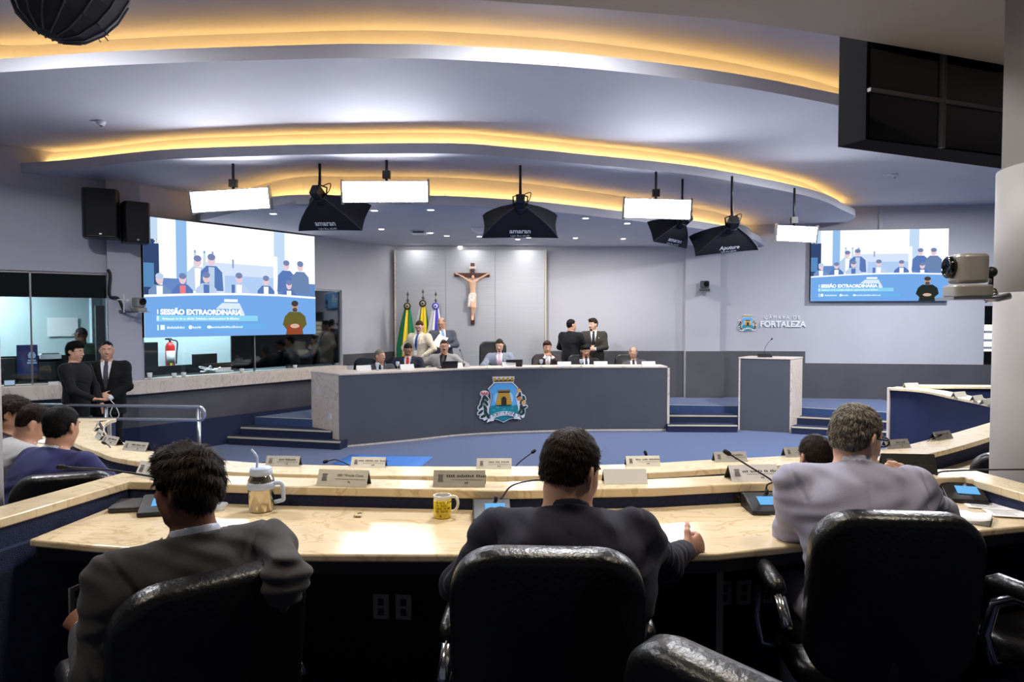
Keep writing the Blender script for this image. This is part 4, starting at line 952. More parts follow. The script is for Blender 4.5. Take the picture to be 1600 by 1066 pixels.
def softbox(px, py, y, w, h, dep, yaw, roll, label, txt, sub, tilt=-32, kx=0.0):
    ctr = PY(px, py, y); t = thing('hanging_softbox', label, 'softbox', ctr, 0, 'black softboxes hung under the curved ceiling')
    B = Matrix.Rotation(yaw,4,'Z') @ Matrix.Rotation(roll,4,'Y') @ Matrix.Rotation(rad(tilt),4,'X')
    # rim rectangle in local xz at y=+dep, apex ring near y=0; front shines towards +y
    prof = [(0,.16),(.12,.30),(.3,.50),(.55,.72),(.8,.90),(1.0,1.0)]
    mb = MB(); mb.setM(B); V = []; F_ = []
    M8 = 8
    def ring(s, yy):
        o = []
        for (ax,az,bx,bz) in ((-1,-1,1,-1),(1,-1,1,1),(1,1,-1,1),(-1,1,-1,-1)):
            for k in range(M8):
                f = k/M8; b_ = 1-.05*math.sin(pi*f)*(1 if s > .2 else 0)
                o.append(((ax+(bx-ax)*f)*w/2*s*b_, yy, (az+(bz-az)*f)*h/2*s*b_))
        return o
    n = 4*M8
    for (u, s) in prof: V += ring(s, u*dep)
    for i in range(len(prof)-1):
        for k in range(n): F_.append((i*n+k, i*n+(k+1)%n, (i+1)*n+(k+1)%n, (i+1)*n+k)[::-1])
    F_.append(tuple(range(n))[::-1])
    mb.add(V, F_, M_cloth, False); mb.build('shade', None, t, smooth_angle=25)
    mb = MB(); mb.setM(B)
    for sx in (-1,1):
        for sz in (-1,1): mb.tube([(sx*w/2*s*1.004, u*dep-.004, sz*h/2*s*1.004) for u, s in prof], .006, 6)
    mb.build('seam', M_seam, t)
    mb = MB(); mb.setM(B); mb.box(-w/2*.74,w/2*.74,dep-.09,dep-.08,-h/2*.74,h/2*.74); mb.build('diffuser', E_soft, t)
    mb = MB(); mb.setM(B); mb.box(-.06,.06,-.16,.02,-.07,.07); mb.cyl((0,-.02,0),(0,.05,0),.09,seg=18); mb.build('lamp_head', M_black, t, bevel=.006)
    top = (ZC if y < 9.9 else ZC)-ctr.z
    mb = MB(); mb.tube([(0,0,.05),(0,-.03,.13),(0,.0,.22)],.02,8); mb.cyl((0,0,.2),(0,0,top),.018,seg=10); mb.tube([(-.09,-.03,0),(-.10,-.02,.12),(0,0,.16),(.10,-.02,.12),(.09,-.03,0)],.012,6); mb.tube(crom([Vector((.04,0,.15)),Vector((.14,0,.18)),Vector((.12,0,.08)),Vector((.05,-.02,.0))],5),.007,6); mb.build('hanger', M_black, t)
    if txt:
        # on the lower face: between apex ring and rim bottom edge
        a = Vector((0, .12*dep, -h/2*.30)); b = Vector((0, dep, -h/2)); m_ = a.lerp(b, .66); d = (b-a).normalized()
        mb = MB(); nrm = Vector((0,d.z,-d.y)); nrm = nrm if nrm.y < 0 else -nrm
        X = Vector((1,0,0)); Yv = -d; R_ = Matrix((X, Yv, X.cross(Yv))).transposed().to_4x4()
        bul = .05
        text_into(mb, txt, h*.25, B @ T(kx, *(m_+nrm*bul)[1:]) @ R_, M_lt, 0, 'CENTER', .002); text_into(mb, sub, h*.10, B @ T(kx, *(m_+nrm*(bul-.012)+d*h*.20)[1:]) @ R_, M_lt, 0, 'CENTER')
        mb.build('lettering', None, t)
    return t
softbox(813,322,9.3,1.06,.40,.44,0,rad(0),'black softbox with white lettering, over the metal backdrop','amaran','Light Box 60x90')
softbox(500,308,9.2,1.00,.44,.44,rad(-18),rad(2),'black softbox overlapped by the widest lighting panel','amaran','Light Box 60x90')
softbox(1066,346,10.2,.66,.36,.36,rad(30),rad(6),'black softbox half hidden behind the lighting panel with clamp','amaran','Light Box 60x90',-30)
softbox(1143,354,10.0,.98,.36,.40,rad(6),rad(-6),'black softbox with pale lamp ring nearest the small lighting panel','Aputure','Light Box 60x90')
# big round softbox close overhead
c = PY(106,-30,4.6)
t = thing('hanging_softbox', 'big round ribbed black softbox close overhead in the upper corner', 'softbox', c, rad(20))
mb = MB(); mb.setM(Matrix.Rotation(rad(18),4,'Y')); mb.lathe([(.0,-.40),(.10,-.385),(.20,-.33),(.285,-.22),(.335,-.10),(.36,.04),(.365,.12)], 16, M_cloth, False); mb.build('shade', None, t)
for k in range(16):
    a = 2*pi*k/16; mb = MB(); mb.setM(Matrix.Rotation(rad(18),4,'Y')); mb.tube([(r*math.cos(a)*1.01, r*math.sin(a)*1.01, z-.003) for r, z in ((.10,-.385),(.20,-.33),(.285,-.22),(.335,-.10),(.36,.04))], .006, 6); mb.cyl((.285*math.cos(a),.285*math.sin(a),-.22),(.32*math.cos(a),.32*math.sin(a),-.24),.004,seg=6); mb.build('rib', M_seam, t)
mb = MB(); mb.cyl((0,0,-.05),(0,0,ZA-c.z),.03,seg=12); mb.build('hanger', M_black, t)
# downlights, detectors, vents
dl = None
def downlight(px, py, z, label):
    global dl
    p = PZ(px, py, z)
    if dl is None:
        dl = thing('ceiling_downlight', label, 'downlight', (p.x,p.y,z), 0, 'small downlights in the lowest ceiling tier')
        mb = MB(); mb.lathe([(.045,-.004),(.075,-.008),(.08,0)],20); mb.build('trim_ring', M_white, dl)
        mb = MB(); mb.lathe([(0,-.006),(.048,-.005)],18); mb.build('lamp', E_down, dl)
    else: dup(dl, (p.x,p.y,z), 0, label)
for px,py,lb in [(427,334,'downlight beside the tilted lighting panel'),(517,350,'downlight under the softbox beside the widest panel'),(585,329,'downlight under the middle of the widest panel'),(673,328,'downlight just past the end of the widest panel'),(596,358,'downlight alone before the metal backdrop edge'),(673,364,'downlight beside the white ceiling projector'),(698,368.5,'downlight between projector and square vent'),(749,369.5,'downlight right under the square ceiling vent'),(719,385,'downlight nearest the top of the metal backdrop'),(809,374,'first of two close downlights over the backdrop end'),(826,371,'second of two close downlights over the backdrop end'),(899,372,'downlight over the two standing men'),(915,341,'downlight just before the panel with clamp'),(980,349,'downlight below the panel with clamp'),(974,373,'downlight nearest the wall past the standing men')]:
    downlight(px,py,ZD,lb)
p = PZ(655,361,ZD); t = thing('ceiling_projector', 'flat white box fixed on the lowest ceiling tier', 'projector', (p.x,p.y,ZD)); MB().box(-.14,.14,-.14,.14,-.06,-.0).build('case', M_white, t, bevel=.015); MB().box(-.10,.10,-.141,-.139,-.05,-.02).build('grille', M_dark, t)
p = PZ(757,358,ZD); t = thing('ceiling_vent', 'square white air vent behind the central softbox', 'vent', (p.x,p.y,ZD)); MB().add([(-.22,-.22,0),(.22,-.22,0),(.22,.22,0),(-.22,.22,0),(-.13,-.13,-.07),(.13,-.13,-.07),(.13,.13,-.07),(-.13,.13,-.07)],[(0,1,5,4),(1,2,6,5),(2,3,7,6),(3,0,4,7),(4,5,6,7)]).build('diffuser', M_white, t); MB().box(-.23,.23,-.23,.23,-.012,0).build('frame', M_white, t)
def detector(px, py, z, lb):
    p = PZ(px,py,z); t = thing('ceiling_detector', lb, 'detector', (p.x,p.y,z)); mb = MB(); mb.lathe([(.0,-.06),(.035,-.055),(.05,-.03),(.055,0)],20); mb.build('body', M_white, t); mb = MB(); mb.at((0,-.0,0)); mb.lathe([(0,-.068),(.018,-.064),(.02,-.055)],14); mb.build('sensor', M_dark, t); mb = MB(); mb.box(-.12,.0,-.03,.03,-.012,-.0); mb.build('plate', M_white, t)
detector(158,189,ZB,'small white detector on the ceiling over the loudspeakers'); detector(1398,272,ZB,'small white detector on the ceiling over the smaller screen')
# conduit over the small screen
q = WH(1376,346,R1,R2,.03); mb = MB(); mb.box(q.x-.04,q.x+.04,q.y-.02,q.y+.02,3.9,ZB); o = mb.build('wall_mounted_duct', M_wall); tag(o,'short pale duct running up from the smaller screen','duct')
# ------------------------------------------------------------------ things on the nearest desk
def onW(px, py, z=ZW): p = PZ(px, py, z); return p
p = onW(402,803)
t = thing('steel_tumbler', 'steel tumbler with pale blue lid, handle and bent straw', 'tumbler', p+Vector((0,.05,.0005)))
M_lid = mat('pale blue plastic', (188,202,232), .45)
M_tum = mat('polished steel', (200,188,164), .18, metal=1.0)
MB().lathe([(.046,0),(.052,.004),(.056,.10),(.056,.135),(.054,.142),(.047,.155),(.044,.168)],36).build('body', M_tum, t)
mb = MB(); mb.lathe([(.0575,.100),(.0590,.103),(.0590,.127),(.0575,.130)],36); mb.tube(crom([Vector((.058,0,.122)),Vector((.085,0,.122)),Vector((.094,0,.108)),Vector((.098,0,.06)),Vector((.096,0,.048)),Vector((.085,0,.044)),Vector((.058,0,.038))],5), [.009]*31, 10); mb.build('handle', M_lid, t)
MB().lathe([(.045,.160),(.049,.162),(.049,.178),(.046,.182),(.046,.188),(.043,.192),(0,.193)],32).build('lid', M_lid, t)
MB().tube([(-.018,.0,.18),(-.016,0,.235),(-.020,0,.245),(-.042,0,.272)], .0055, 10).build('straw', M_lid, t)
p = onW(690,812)
t = thing('coffee_mug', 'yellow mug with white rim and handle and dark printed lines', 'mug', p+Vector((0,.035,.0005)))
M_yel = mat('yellow glaze', (236,206,34), .25, coat=.4); M_mw = mat('white glaze', (240,234,226), .2, coat=.4)
mb = MB(); mb.lathe([(.034,0),(.038,.003),(.0385,.080)],36,M_yel); mb.lathe([(.0385,.080),(.0385,.096),(.036,.097),(.035,.09),(.034,.02),(0,.012)],36,M_mw); mb.build('cup', None, t)
MB().tube(crom([Vector((.037,0,.086)),Vector((.055,0,.088)),Vector((.066,0,.068)),Vector((.064,0,.045)),Vector((.052,0,.028)),Vector((.037,0,.024))],6), .0065, 10).build('handle', M_mw, t)
mb = MB(); M_pr = mat('mug print', (120,100,10), .4)
for r_, ln in enumerate(('BRASIL ACIMA','DE TUDO','DEUS ACIMA','DE TODOS')):
    for i, chn in enumerate(ln):
        a = -pi/2 + (i-3.2)*.175; rr_ = .0390
        text_into(mb, chn, .0125, T(rr_*math.cos(a), rr_*math.sin(a), .070-r_*.0125) @ Matrix.Rotation(a+pi/2,4,'Z') @ RX, M_pr, 0, 'CENTER', .0003)
mb.setM(T(.0-.004,-.0387,.014) @ RX); mb.lathe([(0,0),(.004,.0),(0,.001)],10,M_pr); mb.build('print', None, t)
p = onW(222,795)
t = thing('laptop', 'closed dark laptop on the marble beside the turned head', 'laptop', p+Vector((0,.03,.001)), rad(12))
MB().prism(rr(.26,-.085,.085,.012,4),0,.012,'z').build('base', M_dark, t, bevel=.003); MB().prism(rr(.26,-.085,.085,.012,4),.013,.022,'z').build('lid', mat('laptop lid',(58,54,56),.5), t, bevel=.003)
p = onW(339,800)
t = thing('plastic_cup', 'clear low plastic cup by the shoulder of the turned man', 'cup', p+Vector((0,.03,.001)))
MB().lathe([(.022,0),(.024,.003),(.031,.024),(.034,.025),(.033,.026),(.029,.023),(.022,.004),(0,.004)],24).build('cup', mat('clear plastic',(225,232,238),.25,alpha=.55), t)
p = onW(416,836); o = MB().tube([(0,0,0.005),(.028,.045,.005)],[.004,.004],8).build('pen', M_black, loc=p); MB().tube([(.028,.045,.005),(.034,.055,.005)],[.0035,.001],8).build('tip', M_chrome, o); tag(o,'short black pen on the marble near the steel tumbler','pen')
p = onW(559,808); t = thing('sweet_wrapper', 'small crumpled pale wrapper with a dark twist on the open worktop', 'wrapper', p+Vector((0,0,.001)))
random.seed(3); mb = MB(); V = []
for i in range(5):
    for j in range(5): V.append(((i-2)*.008+random.uniform(-.002,.002), (j-2)*.007+random.uniform(-.002,.002), .003+random.uniform(0,.008)))
mb.add(V,[(i*5+j,(i+1)*5+j,(i+1)*5+j+1,i*5+j+1) for i in range(4) for j in range(4)],mat('wrapper foil',(216,196,160),.4),True); o = mb.build('foil', None, t); s_ = o.modifiers.new('s','SOLIDIFY'); s_.thickness = .001
mb = MB(); mb.tube([(-.006,.016,.008),(.004,.022,.010),(.014,.020,.008)],.0025,6); mb.build('twist', M_black, t)
p = onW(1158,790); t = thing('cable_bundle', 'bunched black cable behind the microphone base on the worktop', 'cable', p+Vector((0,.05,.0)))
random.seed(5); pts = [Vector((random.uniform(-.045,.05), random.uniform(-.02,.025), .010+random.uniform(0,.035))) for k in range(14)]
MB().tube(crom(pts,5),.006,7).build('cable', M_blackm, t); MB().cbox((-.01,0,.022),(.03,.02,.04)).build('plug', M_blackm, t, bevel=.004)
def sheet(name, px, py, w, h, rz, z, label, cat='paper', group=None, m=None, curl=.004):
    p = PZ(px,py,z); t = MB(); n = 6; V = []
    for i in range(n+1):
        for j in range(n+1):
            x = (i/n-.5)*w; y = (j/n-.5)*h; V.append((x,y,.001+curl*((i/n)**4+(1-j/n)**5*.7)))
    t.add(V,[(i*(n+1)+j,(i+1)*(n+1)+j,(i+1)*(n+1)+j+1,i*(n+1)+j+1) for i in range(n) for j in range(n)],None,True)
    o = t.build(name, m or M_paper, loc=p); o.rotation_euler = (0,0,rad(rz)); s = o.modifiers.new('thickness','SOLIDIFY'); s.thickness = .0012; s.offset = 1
    tag(o, label, cat, group); return o
def textlines(o, w, h, n, seed):
    random.seed(seed); mb = MB()
    for k in range(n):
        y = h*.38-k*h*.76/n; mb.box(-w*.40, w*random.uniform(.05,.40), y-.0015, y+.0015, .0032, .0036)
    return mb.build('print', mat('grey print',(120,120,128),.8), o)
a = sheet('paper_sheet',1548,792,.20,.13,-22,ZW,'printed white paper beside the spiral notebook', group=None); textlines(a,.2,.13,6,1)
a = sheet('paper_sheet',1580,804,.18,.12,-14,ZW+.003,'overlapping white paper at the edge of the photo past the notebook'); textlines(a,.18,.12,4,2)
sheet('paper_sheet',1268,832,.13,.09,-8,ZW,'white paper under the elbow of the man in pale grey suit'); sheet('paper_sheet',1213,806,.05,.08,30,ZW,'small paper corner sticking out beside the black microphone base')
sheet('paper_sheet',1046,853,.14,.12,4,ZW,'white paper under the forearm of the man in dark navy suit')
p = onW(1490,808); t = thing('spiral_notebook', 'open spiral notebook with curled pages beside the pale grey sleeve', 'notebook', p+Vector((0,0,.001)), rad(-38))
mb = MB()
for k in range(5):
    V = []; n = 8
    for i in range(n+1):
        u = i/n; 
        for yy in (-.08,.08): V.append((u*.13+k*.001, yy, .002+k*.0022+(u**3)*.004*k))
    mb.add(V,[(2*i,2*i+2,2*i+3,2*i+1) for i in range(n)],None,True)
o = mb.build('pages', M_paper, t); s_ = o.modifiers.new('t','SOLIDIFY'); s_.thickness = .0012
mb = MB()
for k in range(18):
    y = -.076+k*.009; mb.tube([(.008*math.cos(q)-.002, y, .009+.008*math.sin(q)) for q in [2*pi*i/10 for i in range(11)]],.0012,5)
mb.build('spiral_binding', M_black, t)
MB().box(.0,.135,-.083,.083,.0,.0015).build('cover', M_dark, t)
# papers on the curved desk
z1_ = 1.002
sheet('paper_sheet',1044,749.5,.30,.10,2,1.0,'white sheets spread on the curved desk behind the thin microphone'); sheet('paper_sheet',470,757,.28,.12,-3,1.0,'white paper on the curved desk behind the lit display'); sheet('paper_sheet',852,757,.10,.06,0,1.0,'small white paper on the curved desk left of the navy head')
sheet('paper_sheet',1474,716,.3,.14,18,1.0,'white paper on the curved desk before the column'); sheet('paper_sheet',254,710,.16,.11,-14,1.1405,'white paper lying on the curved ledge after the fourth name plate')
sheet('paper_sheet',70,690,.24,.16,-30,1.0,'white paper on the desk under the face of the man in light grey jacket')
a = sheet('floor_sheet',600,720,1.35,.75,-8,0.001,'bright blue sheet lying on the arena floor', 'sheet', None, mat('bright blue sheet',(72,132,216),.7))
# tablet beside the display
# ------------------------------------------------------------------ things on the rostrum
ZR = 1.2405
def onR(px, py, dy=.0): p = PZ(px, py, ZR); p.y += dy; return p
def rdir(x):
    i = min(range(len(rost_path)-1), key=lambda k: abs(rost_path[k].x-x)); d = rost_path[i+1]-rost_path[i]; return math.atan2(d.y,d.x)
GR = 'white name cards on the rostrum'
for px, py, lb in [(567,579.5,'white name card nearest the marble end of the rostrum'),(635,577.5,'white name card before the man with a red tie'),(712,575,'name card beside the open laptop of the man with a moustache'),(795,573.5,'name card before the laptop of the man with a pink tie'),(882,573,'white name card beside the man with hands before his mouth'),(939,572.5,'white name card beside the man in black suit looking down'),(1014,572.5,'white name card nearest the lectern end of the rostrum')]:
    p = onR(px,py,.06); plate('name_card', p, rdir(p.x), lb, GR, None, .26, .10, M_whitecard, 24, M_whitecard)
def glass(px, py, lb):
    p = onR(px,py,.10); o = MB().lathe([(.032,0),(.032,.004),(.006,.010),(.005,.05),(.03,.075),(.036,.11),(.033,.14),(.031,.14),(.033,.11),(.02,.074),(0,.07)],18).build('water_glass', mat('water glass',(225,232,240),.08,alpha=.45), loc=p); tag(o,lb,'glass','water glasses on the rostrum')
for px,py,lb in [(588,580,'water glass beside the first name card of the rostrum'),(761,576,'water glass before the elbow of the man with a pink tie'),(846,574,'water glass before the man with hands at his mouth'),(909,573.5,'water glass before the man in black suit looking down'),(620,578,'water glass before the navy sleeve of the man with a red tie')]: glass(px,py,lb)
def laptop(px, py, lb, rz=0):
    p = onR(px,py,.20); t = thing('laptop', lb, 'laptop', p, rdir(p.x)+rz); MB().box(-.16,.16,-.02,.20,0,.014).build('base', M_black, t, bevel=.003); mb = MB(); mb.setM(T(0,-.02,.012) @ Matrix.Rotation(rad(14),4,'X')); mb.box(-.16,.16,-.004,.004,0,.125); mb.build('screen', M_black, t, bevel=.003)
laptop(700,577,'open black laptop before the man with a moustache'); laptop(803,574,'open black laptop before the man with a pink tie')
b = onR(722,575,.28); mic(b, 0, [(.0,.02,.03),(0,.02,.12),(-.02,.0,.22),(-.05,-.04,.30)], 'thin microphone standing on the rostrum beside the moustached man', None, .08, .08, False)
# ------------------------------------------------------------------ control booth seen through the glass
cz1 = 1.252
def boxthing(name, cat, label, px, py0, py1, a, b, off, wpx, m, d=.06, grp=None, extra=None):
    lo = WH(px,py1,a,b,off); hi = WH(px,py0,a,b,off); wl_ = (WH(px+wpx/2,py1,a,b,off)-WH(px-wpx/2,py1,a,b,off)).length
    t = thing(name, label, cat, lo, math.atan2((b-a).y,(b-a).x), grp); h = hi.z-lo.z
    return t, wl_, h
def monitor(label, px, py0, py1, a, b, off, wpx, m):
    t, w, h = boxthing('computer_monitor','monitor',label,px,py0,py1,a,b,off,wpx,m,grp='monitors in the control booth')
    MB().box(-w/2,w/2,-.02,.02,h*.18,h).build('panel', m, t, bevel=.004); MB().box(-.03,.03,-.015,.015,0,h*.3).build('neck', M_black, t); MB().box(-.11,.11,-.08,.08,0,.012).build('stand', M_black, t); return t, w, h
mb = MB(); wallpiece(mb, [L0,L1], 1.05, 1.10, .55, .22); mb.build('counter_tmp', M_dark) if False else None
t = thing('booth_desk', 'dark desk unit running inside the control booth', 'desk'); mb = MB(); mb.sweep(pl([L0+nA*.22,L1+nA*.22-dA*.1]), [(0,1.12),(0,1.17),(.6,1.17),(.6,1.12)]); mb.build('top', M_black, t); mb = MB(); mb.sweep(pl([L0+nA*.6,L1+nA*.6-dA*.1]), [(0,.3),(0,1.12),(.04,1.12),(.04,.3)]); mb.build('panel', M_black, t)
mb = MB(); mb.sweep(pl([L0+nA*.84,L1+nA*.84-dA*.1]), [(0,1.17),(0,1.58),(.04,1.58),(.04,1.17)]); mb.build('screen', M_black, t)
tt, w, h = monitor('navy backed monitor with a white crest in the booth window', 43.5, 539, 597, L0, L1, -.55, 33, mat('navy monitor',(28,40,98),.4))
mb = MB(); mb.box(-.05+w*.22,.05+w*.22,-.024,-.021,h*.56,h*.60); mb.prism([(w*.22-.04,h*.64),(w*.22+.04,h*.64),(w*.22+.05,h*.72),(w*.22+.03,h*.80),(w*.22-.03,h*.80),(w*.22-.05,h*.72)],-.024,-.021,'y'); mb.box(-.06+w*.22,.06+w*.22,-.024,-.021,h*.49,h*.54); mb.build('emblem', mat('emblem pale',(170,190,225),.5), tt)
monitor('black monitor in the booth at the edge of the photo', 12, 560, 601, L0, L1, -.5, 26, M_black); monitor('black monitor in the booth beside the navy backed one', 75, 566, 600, L0, L1, -.42, 26, M_black)
t, w, h = boxthing('printer','printer','white flat printer on the dark booth desk',79,553,561,L0,L1,-.75,34,M_white); MB().box(-w/2,w/2,-.1,.1,0,h).build('body', M_white, t, bevel=.01); MB().box(-w*.4,w*.4,-.1,.06,h,h+.01).build('lid', M_dark, t)
q = WH(98,511,L0,L1,-1.98); t = MB(); mb = MB().box(-.22,.22,-.006,0,-.16,.16); o = mb.build('wall_mounted_notice', M_paper, loc=q); o.rotation_euler = (0,0,aw); tag(o,'white paper notice on the pale booth wall','notice')
q = WH(156,515,L0,L1,-.45); t = thing('booth_cabinet','tall narrow dark cabinet inside the booth beside the pilaster','cabinet',(q.x,q.y,.3),aw); MB().box(-.06,.06,-.12,.12,0,2.05).build('body', M_dark, t); MB().box(-.062,-.058,-.01,.02,1.2,1.4).build('handle', M_steel, t)
for px,w_ in ((12,16),(60,30)):
    pass
t, w, h = boxthing('tablet','tablet','small lit tablet on the booth counter at the edge of the photo',15,594,603,L0,L1,.0,18,M_black); mb = MB(); mb.setM(Matrix.Rotation(rad(-20),4,'X')); mb.box(-w/2,w/2,-.01,.0,0,h); mb.build('case', M_black, t); mb = MB(); mb.setM(Matrix.Rotation(rad(-20),4,'X')); mb.box(-w*.44,w*.44,-.013,-.0105,h*.1,h*.9); mb.build('display', emis('tablet glow',(170,195,225),.8), t)
t, w, h = boxthing('paper_stack','paper','small stack of papers on the marble counter by the man in black shirt',83,594,602,L0,L1,.05,17,M_paper)
for k in range(3): MB().box(-w/2+.005*k,w/2+.004*k,-.07,.07,.0+.016*k,.014+.016*k).build('sheaf', M_paper, t)
# under the big screen
t = thing('booth_desk', 'dark desk unit inside the booth under the big screen', 'desk'); mb = MB(); mb.sweep(pl([L2+nB*.25+dB*.05,L2+nB*.25+dB*2.1]), [(0,1.15),(0,1.195),(.6,1.195),(.6,1.15)]); mb.build('top', M_black, t); mb = MB(); mb.sweep(pl([L2+nB*.5+dB*.05,L2+nB*.5+dB*2.1]), [(0,.3),(0,1.15),(.04,1.15),(.04,.3)]); mb.build('panel', M_black, t); mb = MB(); mb.sweep(pl([L2+nB*.75+dB*.3,L2+nB*.75+dB*2.1]), [(0,1.195),(0,1.34),(.04,1.34),(.04,1.195)]); mb.build('upstand', M_black, t)
monitor('large black monitor in the booth beside the extinguisher', 232, 535, 590, L2, L3, -.45, 30, M_black)
monitor('black monitor tilted behind the papers under the big screen', 320, 553, 576, L2, L3, -.75, 38, M_blackm)
q = WH(266,562,L2,L3,-1.45); t = thing('fire_extinguisher','red fire extinguisher with white label inside the booth','fire extinguisher',q+Vector((0,0,-.18)),aw)
MB().lathe([(0,0),(.075,.0),(.08,.02),(.08,.42),(.055,.48),(.03,.50)],24).build('cylinder', mat('extinguisher red',(196,40,34),.35), t); mb = MB(); mb.cyl((0,0,.48),(0,0,.56),.02,seg=10); mb.box(-.08,.03,-.012,.012,.54,.57); mb.build('valve', M_black, t); mb = MB(); mb.tube(crom([Vector((.03,0,.54)),Vector((.12,0,.5)),Vector((.11,0,.3)),Vector((.10,0,.1))],5),.012,8); mb.build('hose', M_black, t); mb = MB(); mb.lathe([(.0815,.10),(.0815,.34)],20,None,True,.35); mb.setM(Matrix.Rotation(0,4,'Z')); o = mb.build('tag_label', M_white, t); o.rotation_euler = (0,0,rad(-150)); mb = MB(); mb.box(-.02,.02,-.096,-.092,.05,.12); mb.build('sticker', mat('lime sticker',(190,210,40),.5), t)
q = WH(337,577,L2,L3,-.40); t = thing('cable_bundle','heap of pale cables and papers on the booth desk under the screen','cable',(q.x,q.y,ZS),aw)
random.seed(11); pts = [Vector((random.uniform(-.25,.1),random.uniform(-.08,.08),.02+random.uniform(0,.13)*(1-abs(k-8)/10))) for k in range(18)]
MB().tube(crom(pts,5),.010,7).build('cable', mat('pale cable',(196,192,190),.5), t); MB().box(-.02,.28,-.08,.08,.0,.07).build('papers', M_paper, t, bevel=.01); MB().box(.02,.24,-.085,.0,.07,.08).build('envelope', mat('salmon paper',(200,150,140),.7), t)
for px,py,lb in [(234,590,'paper cup on the marble sill nearest the pilaster'),(272,588,'small white cup on the sill under the extinguisher'),(287,587,'white cup on the sill beside the small cup'),(378,580,'clear cup on the sill before the black blind'),(461,574,'clear cup on the sill near the far end of the booth window')]:
    q = WH(px,py,L2,L3,.03); o = MB().lathe([(.028,0),(.04,.10 if px == 234 else .07),(.037,.10 if px == 234 else .07),(.026,.006),(0,.006)],18).build('paper_cup', M_white, loc=(q.x,q.y,ZS+.0015)); tag(o, lb, 'cup', 'cups on the booth sill')
# ------------------------------------------------------------------ distance-field sculpting
class SD:
    def __init__(s): s.ops = []
    def _a(s, mode, k, fn, lo, hi): s.ops.append((mode, k, fn, np.array(lo,dtype=float), np.array(hi,dtype=float))); return s
    def cone(s, a, b, ra, rb, k=.02, mode='u'):
        a = np.array(a,dtype=float); b = np.array(b,dtype=float); ab = b-a; L2 = max(float(ab@ab),1e-9); r = max(ra,rb)
        def fn(X,Y,Z):
            x,y,z = X-a[0], Y-a[1], Z-a[2]
            h = np.clip((x*ab[0]+y*ab[1]+z*ab[2])/L2,0,1)
            return np.sqrt((x-h*ab[0])**2+(y-h*ab[1])**2+(z-h*ab[2])**2)-(ra+(rb-ra)*h)
        return s._a(mode,k,fn,np.minimum(a,b)-r,np.maximum(a,b)+r)
    def ell(s, c, r, R=None, k=.02, mode='u'):
        c = np.array(c,dtype=float); r = np.array(r if hasattr(r,'__len__') else (r,r,r),dtype=float); R = np.eye(3) if R is None else np.array(R)
        def fn(X,Y,Z):
            x,y,z = X-c[0], Y-c[1], Z-c[2]
            q = [R[0,i]*x+R[1,i]*y+R[2,i]*z for i in range(3)]
            k0 = np.sqrt((q[0]/r[0])**2+(q[1]/r[1])**2+(q[2]/r[2])**2); k1 = np.sqrt((q[0]/r[0]**2)**2+(q[1]/r[1]**2)**2+(q[2]/r[2]**2)**2)
            return k0*(k0-1)/np.maximum(k1,1e-6)
        return s._a(mode,k,fn,c-r.max(),c+r.max())
    def ecap(s, a, b, side, A, B, k=.03, mode='u', flat=0):
        a = np.array(a,dtype=float); b = np.array(b,dtype=float); L = np.linalg.norm(b-a); w = (b-a)/L; S = np.array(side,dtype=float); S = S-w*(S@w); S /= np.linalg.norm(S); Fv = np.cross(w,S); m = max(A+B)
        def fn(X,Y,Z):
            x,y,z = X-a[0], Y-a[1], Z-a[2]
            t = x*w[0]+y*w[1]+z*w[2]; h = np.clip(t/L,0,1); e = t-h*L
            q1 = x*S[0]+y*S[1]+z*S[2]; q2 = x*Fv[0]+y*Fv[1]+z*Fv[2]
            rs = A[0]+(B[0]-A[0])*h; rf = A[1]+(B[1]-A[1])*h; rm = np.minimum(rs,rf)
            return (np.sqrt((q1/rs)**2+(q2/rf)**2+(e/rm)**2)-1)*rm
        return s._a(mode,k,fn,np.minimum(a,b)-m,np.maximum(a,b)+m)
    def cut(s, fn, k=.004): return s._a('i',k,fn,(-9,)*3,(9,)*3)           # keep where fn < 0
    def disp(s, fn): return s._a('d',0,fn,(-9,)*3,(9,)*3)
    def grid(s, h):
        us = [o for o in s.ops if o[0] == 'u']
        lo = np.min([o[3] for o in us],axis=0)-2.5*h-.012; hi = np.max([o[4] for o in us],axis=0)+2.5*h+.012
        n = np.ceil((hi-lo)/h).astype(int)+1
        ax = [(lo[i]+h*np.arange(n[i])).astype(np.float32) for i in range(3)]
        D = np.full(tuple(n), .5, dtype=np.float32)
        for mode,k,fn,a,b in s.ops:
            m = k+.03+2*h
            sl = [slice(max(0,int((a[i]-m-lo[i])/h)), max(0,min(n[i], int((b[i]+m-lo[i])/h)+2))) for i in range(3)]
            X = ax[0][sl[0]][:,None,None]; Y = ax[1][sl[1]][None,:,None]; Z = ax[2][sl[2]][None,None,:]
            if X.size == 0 or Y.size == 0 or Z.size == 0: continue
            f = fn(X,Y,Z); d = D[sl[0],sl[1],sl[2]]
            if mode == 'u':
                t = np.clip(.5+.5*(f-d)/k,0,1); D[sl[0],sl[1],sl[2]] = f*(1-t)+d*t-k*t*(1-t)
            elif mode == 's':
                t = np.clip(.5-.5*(f+d)/k,0,1); D[sl[0],sl[1],sl[2]] = d*(1-t)+(-f)*t+k*t*(1-t)
            elif mode == 'i': D[sl[0],sl[1],sl[2]] = np.maximum(d, f)
            elif mode == 'd': D[sl[0],sl[1],sl[2]] = d+f
        return D, lo, ax
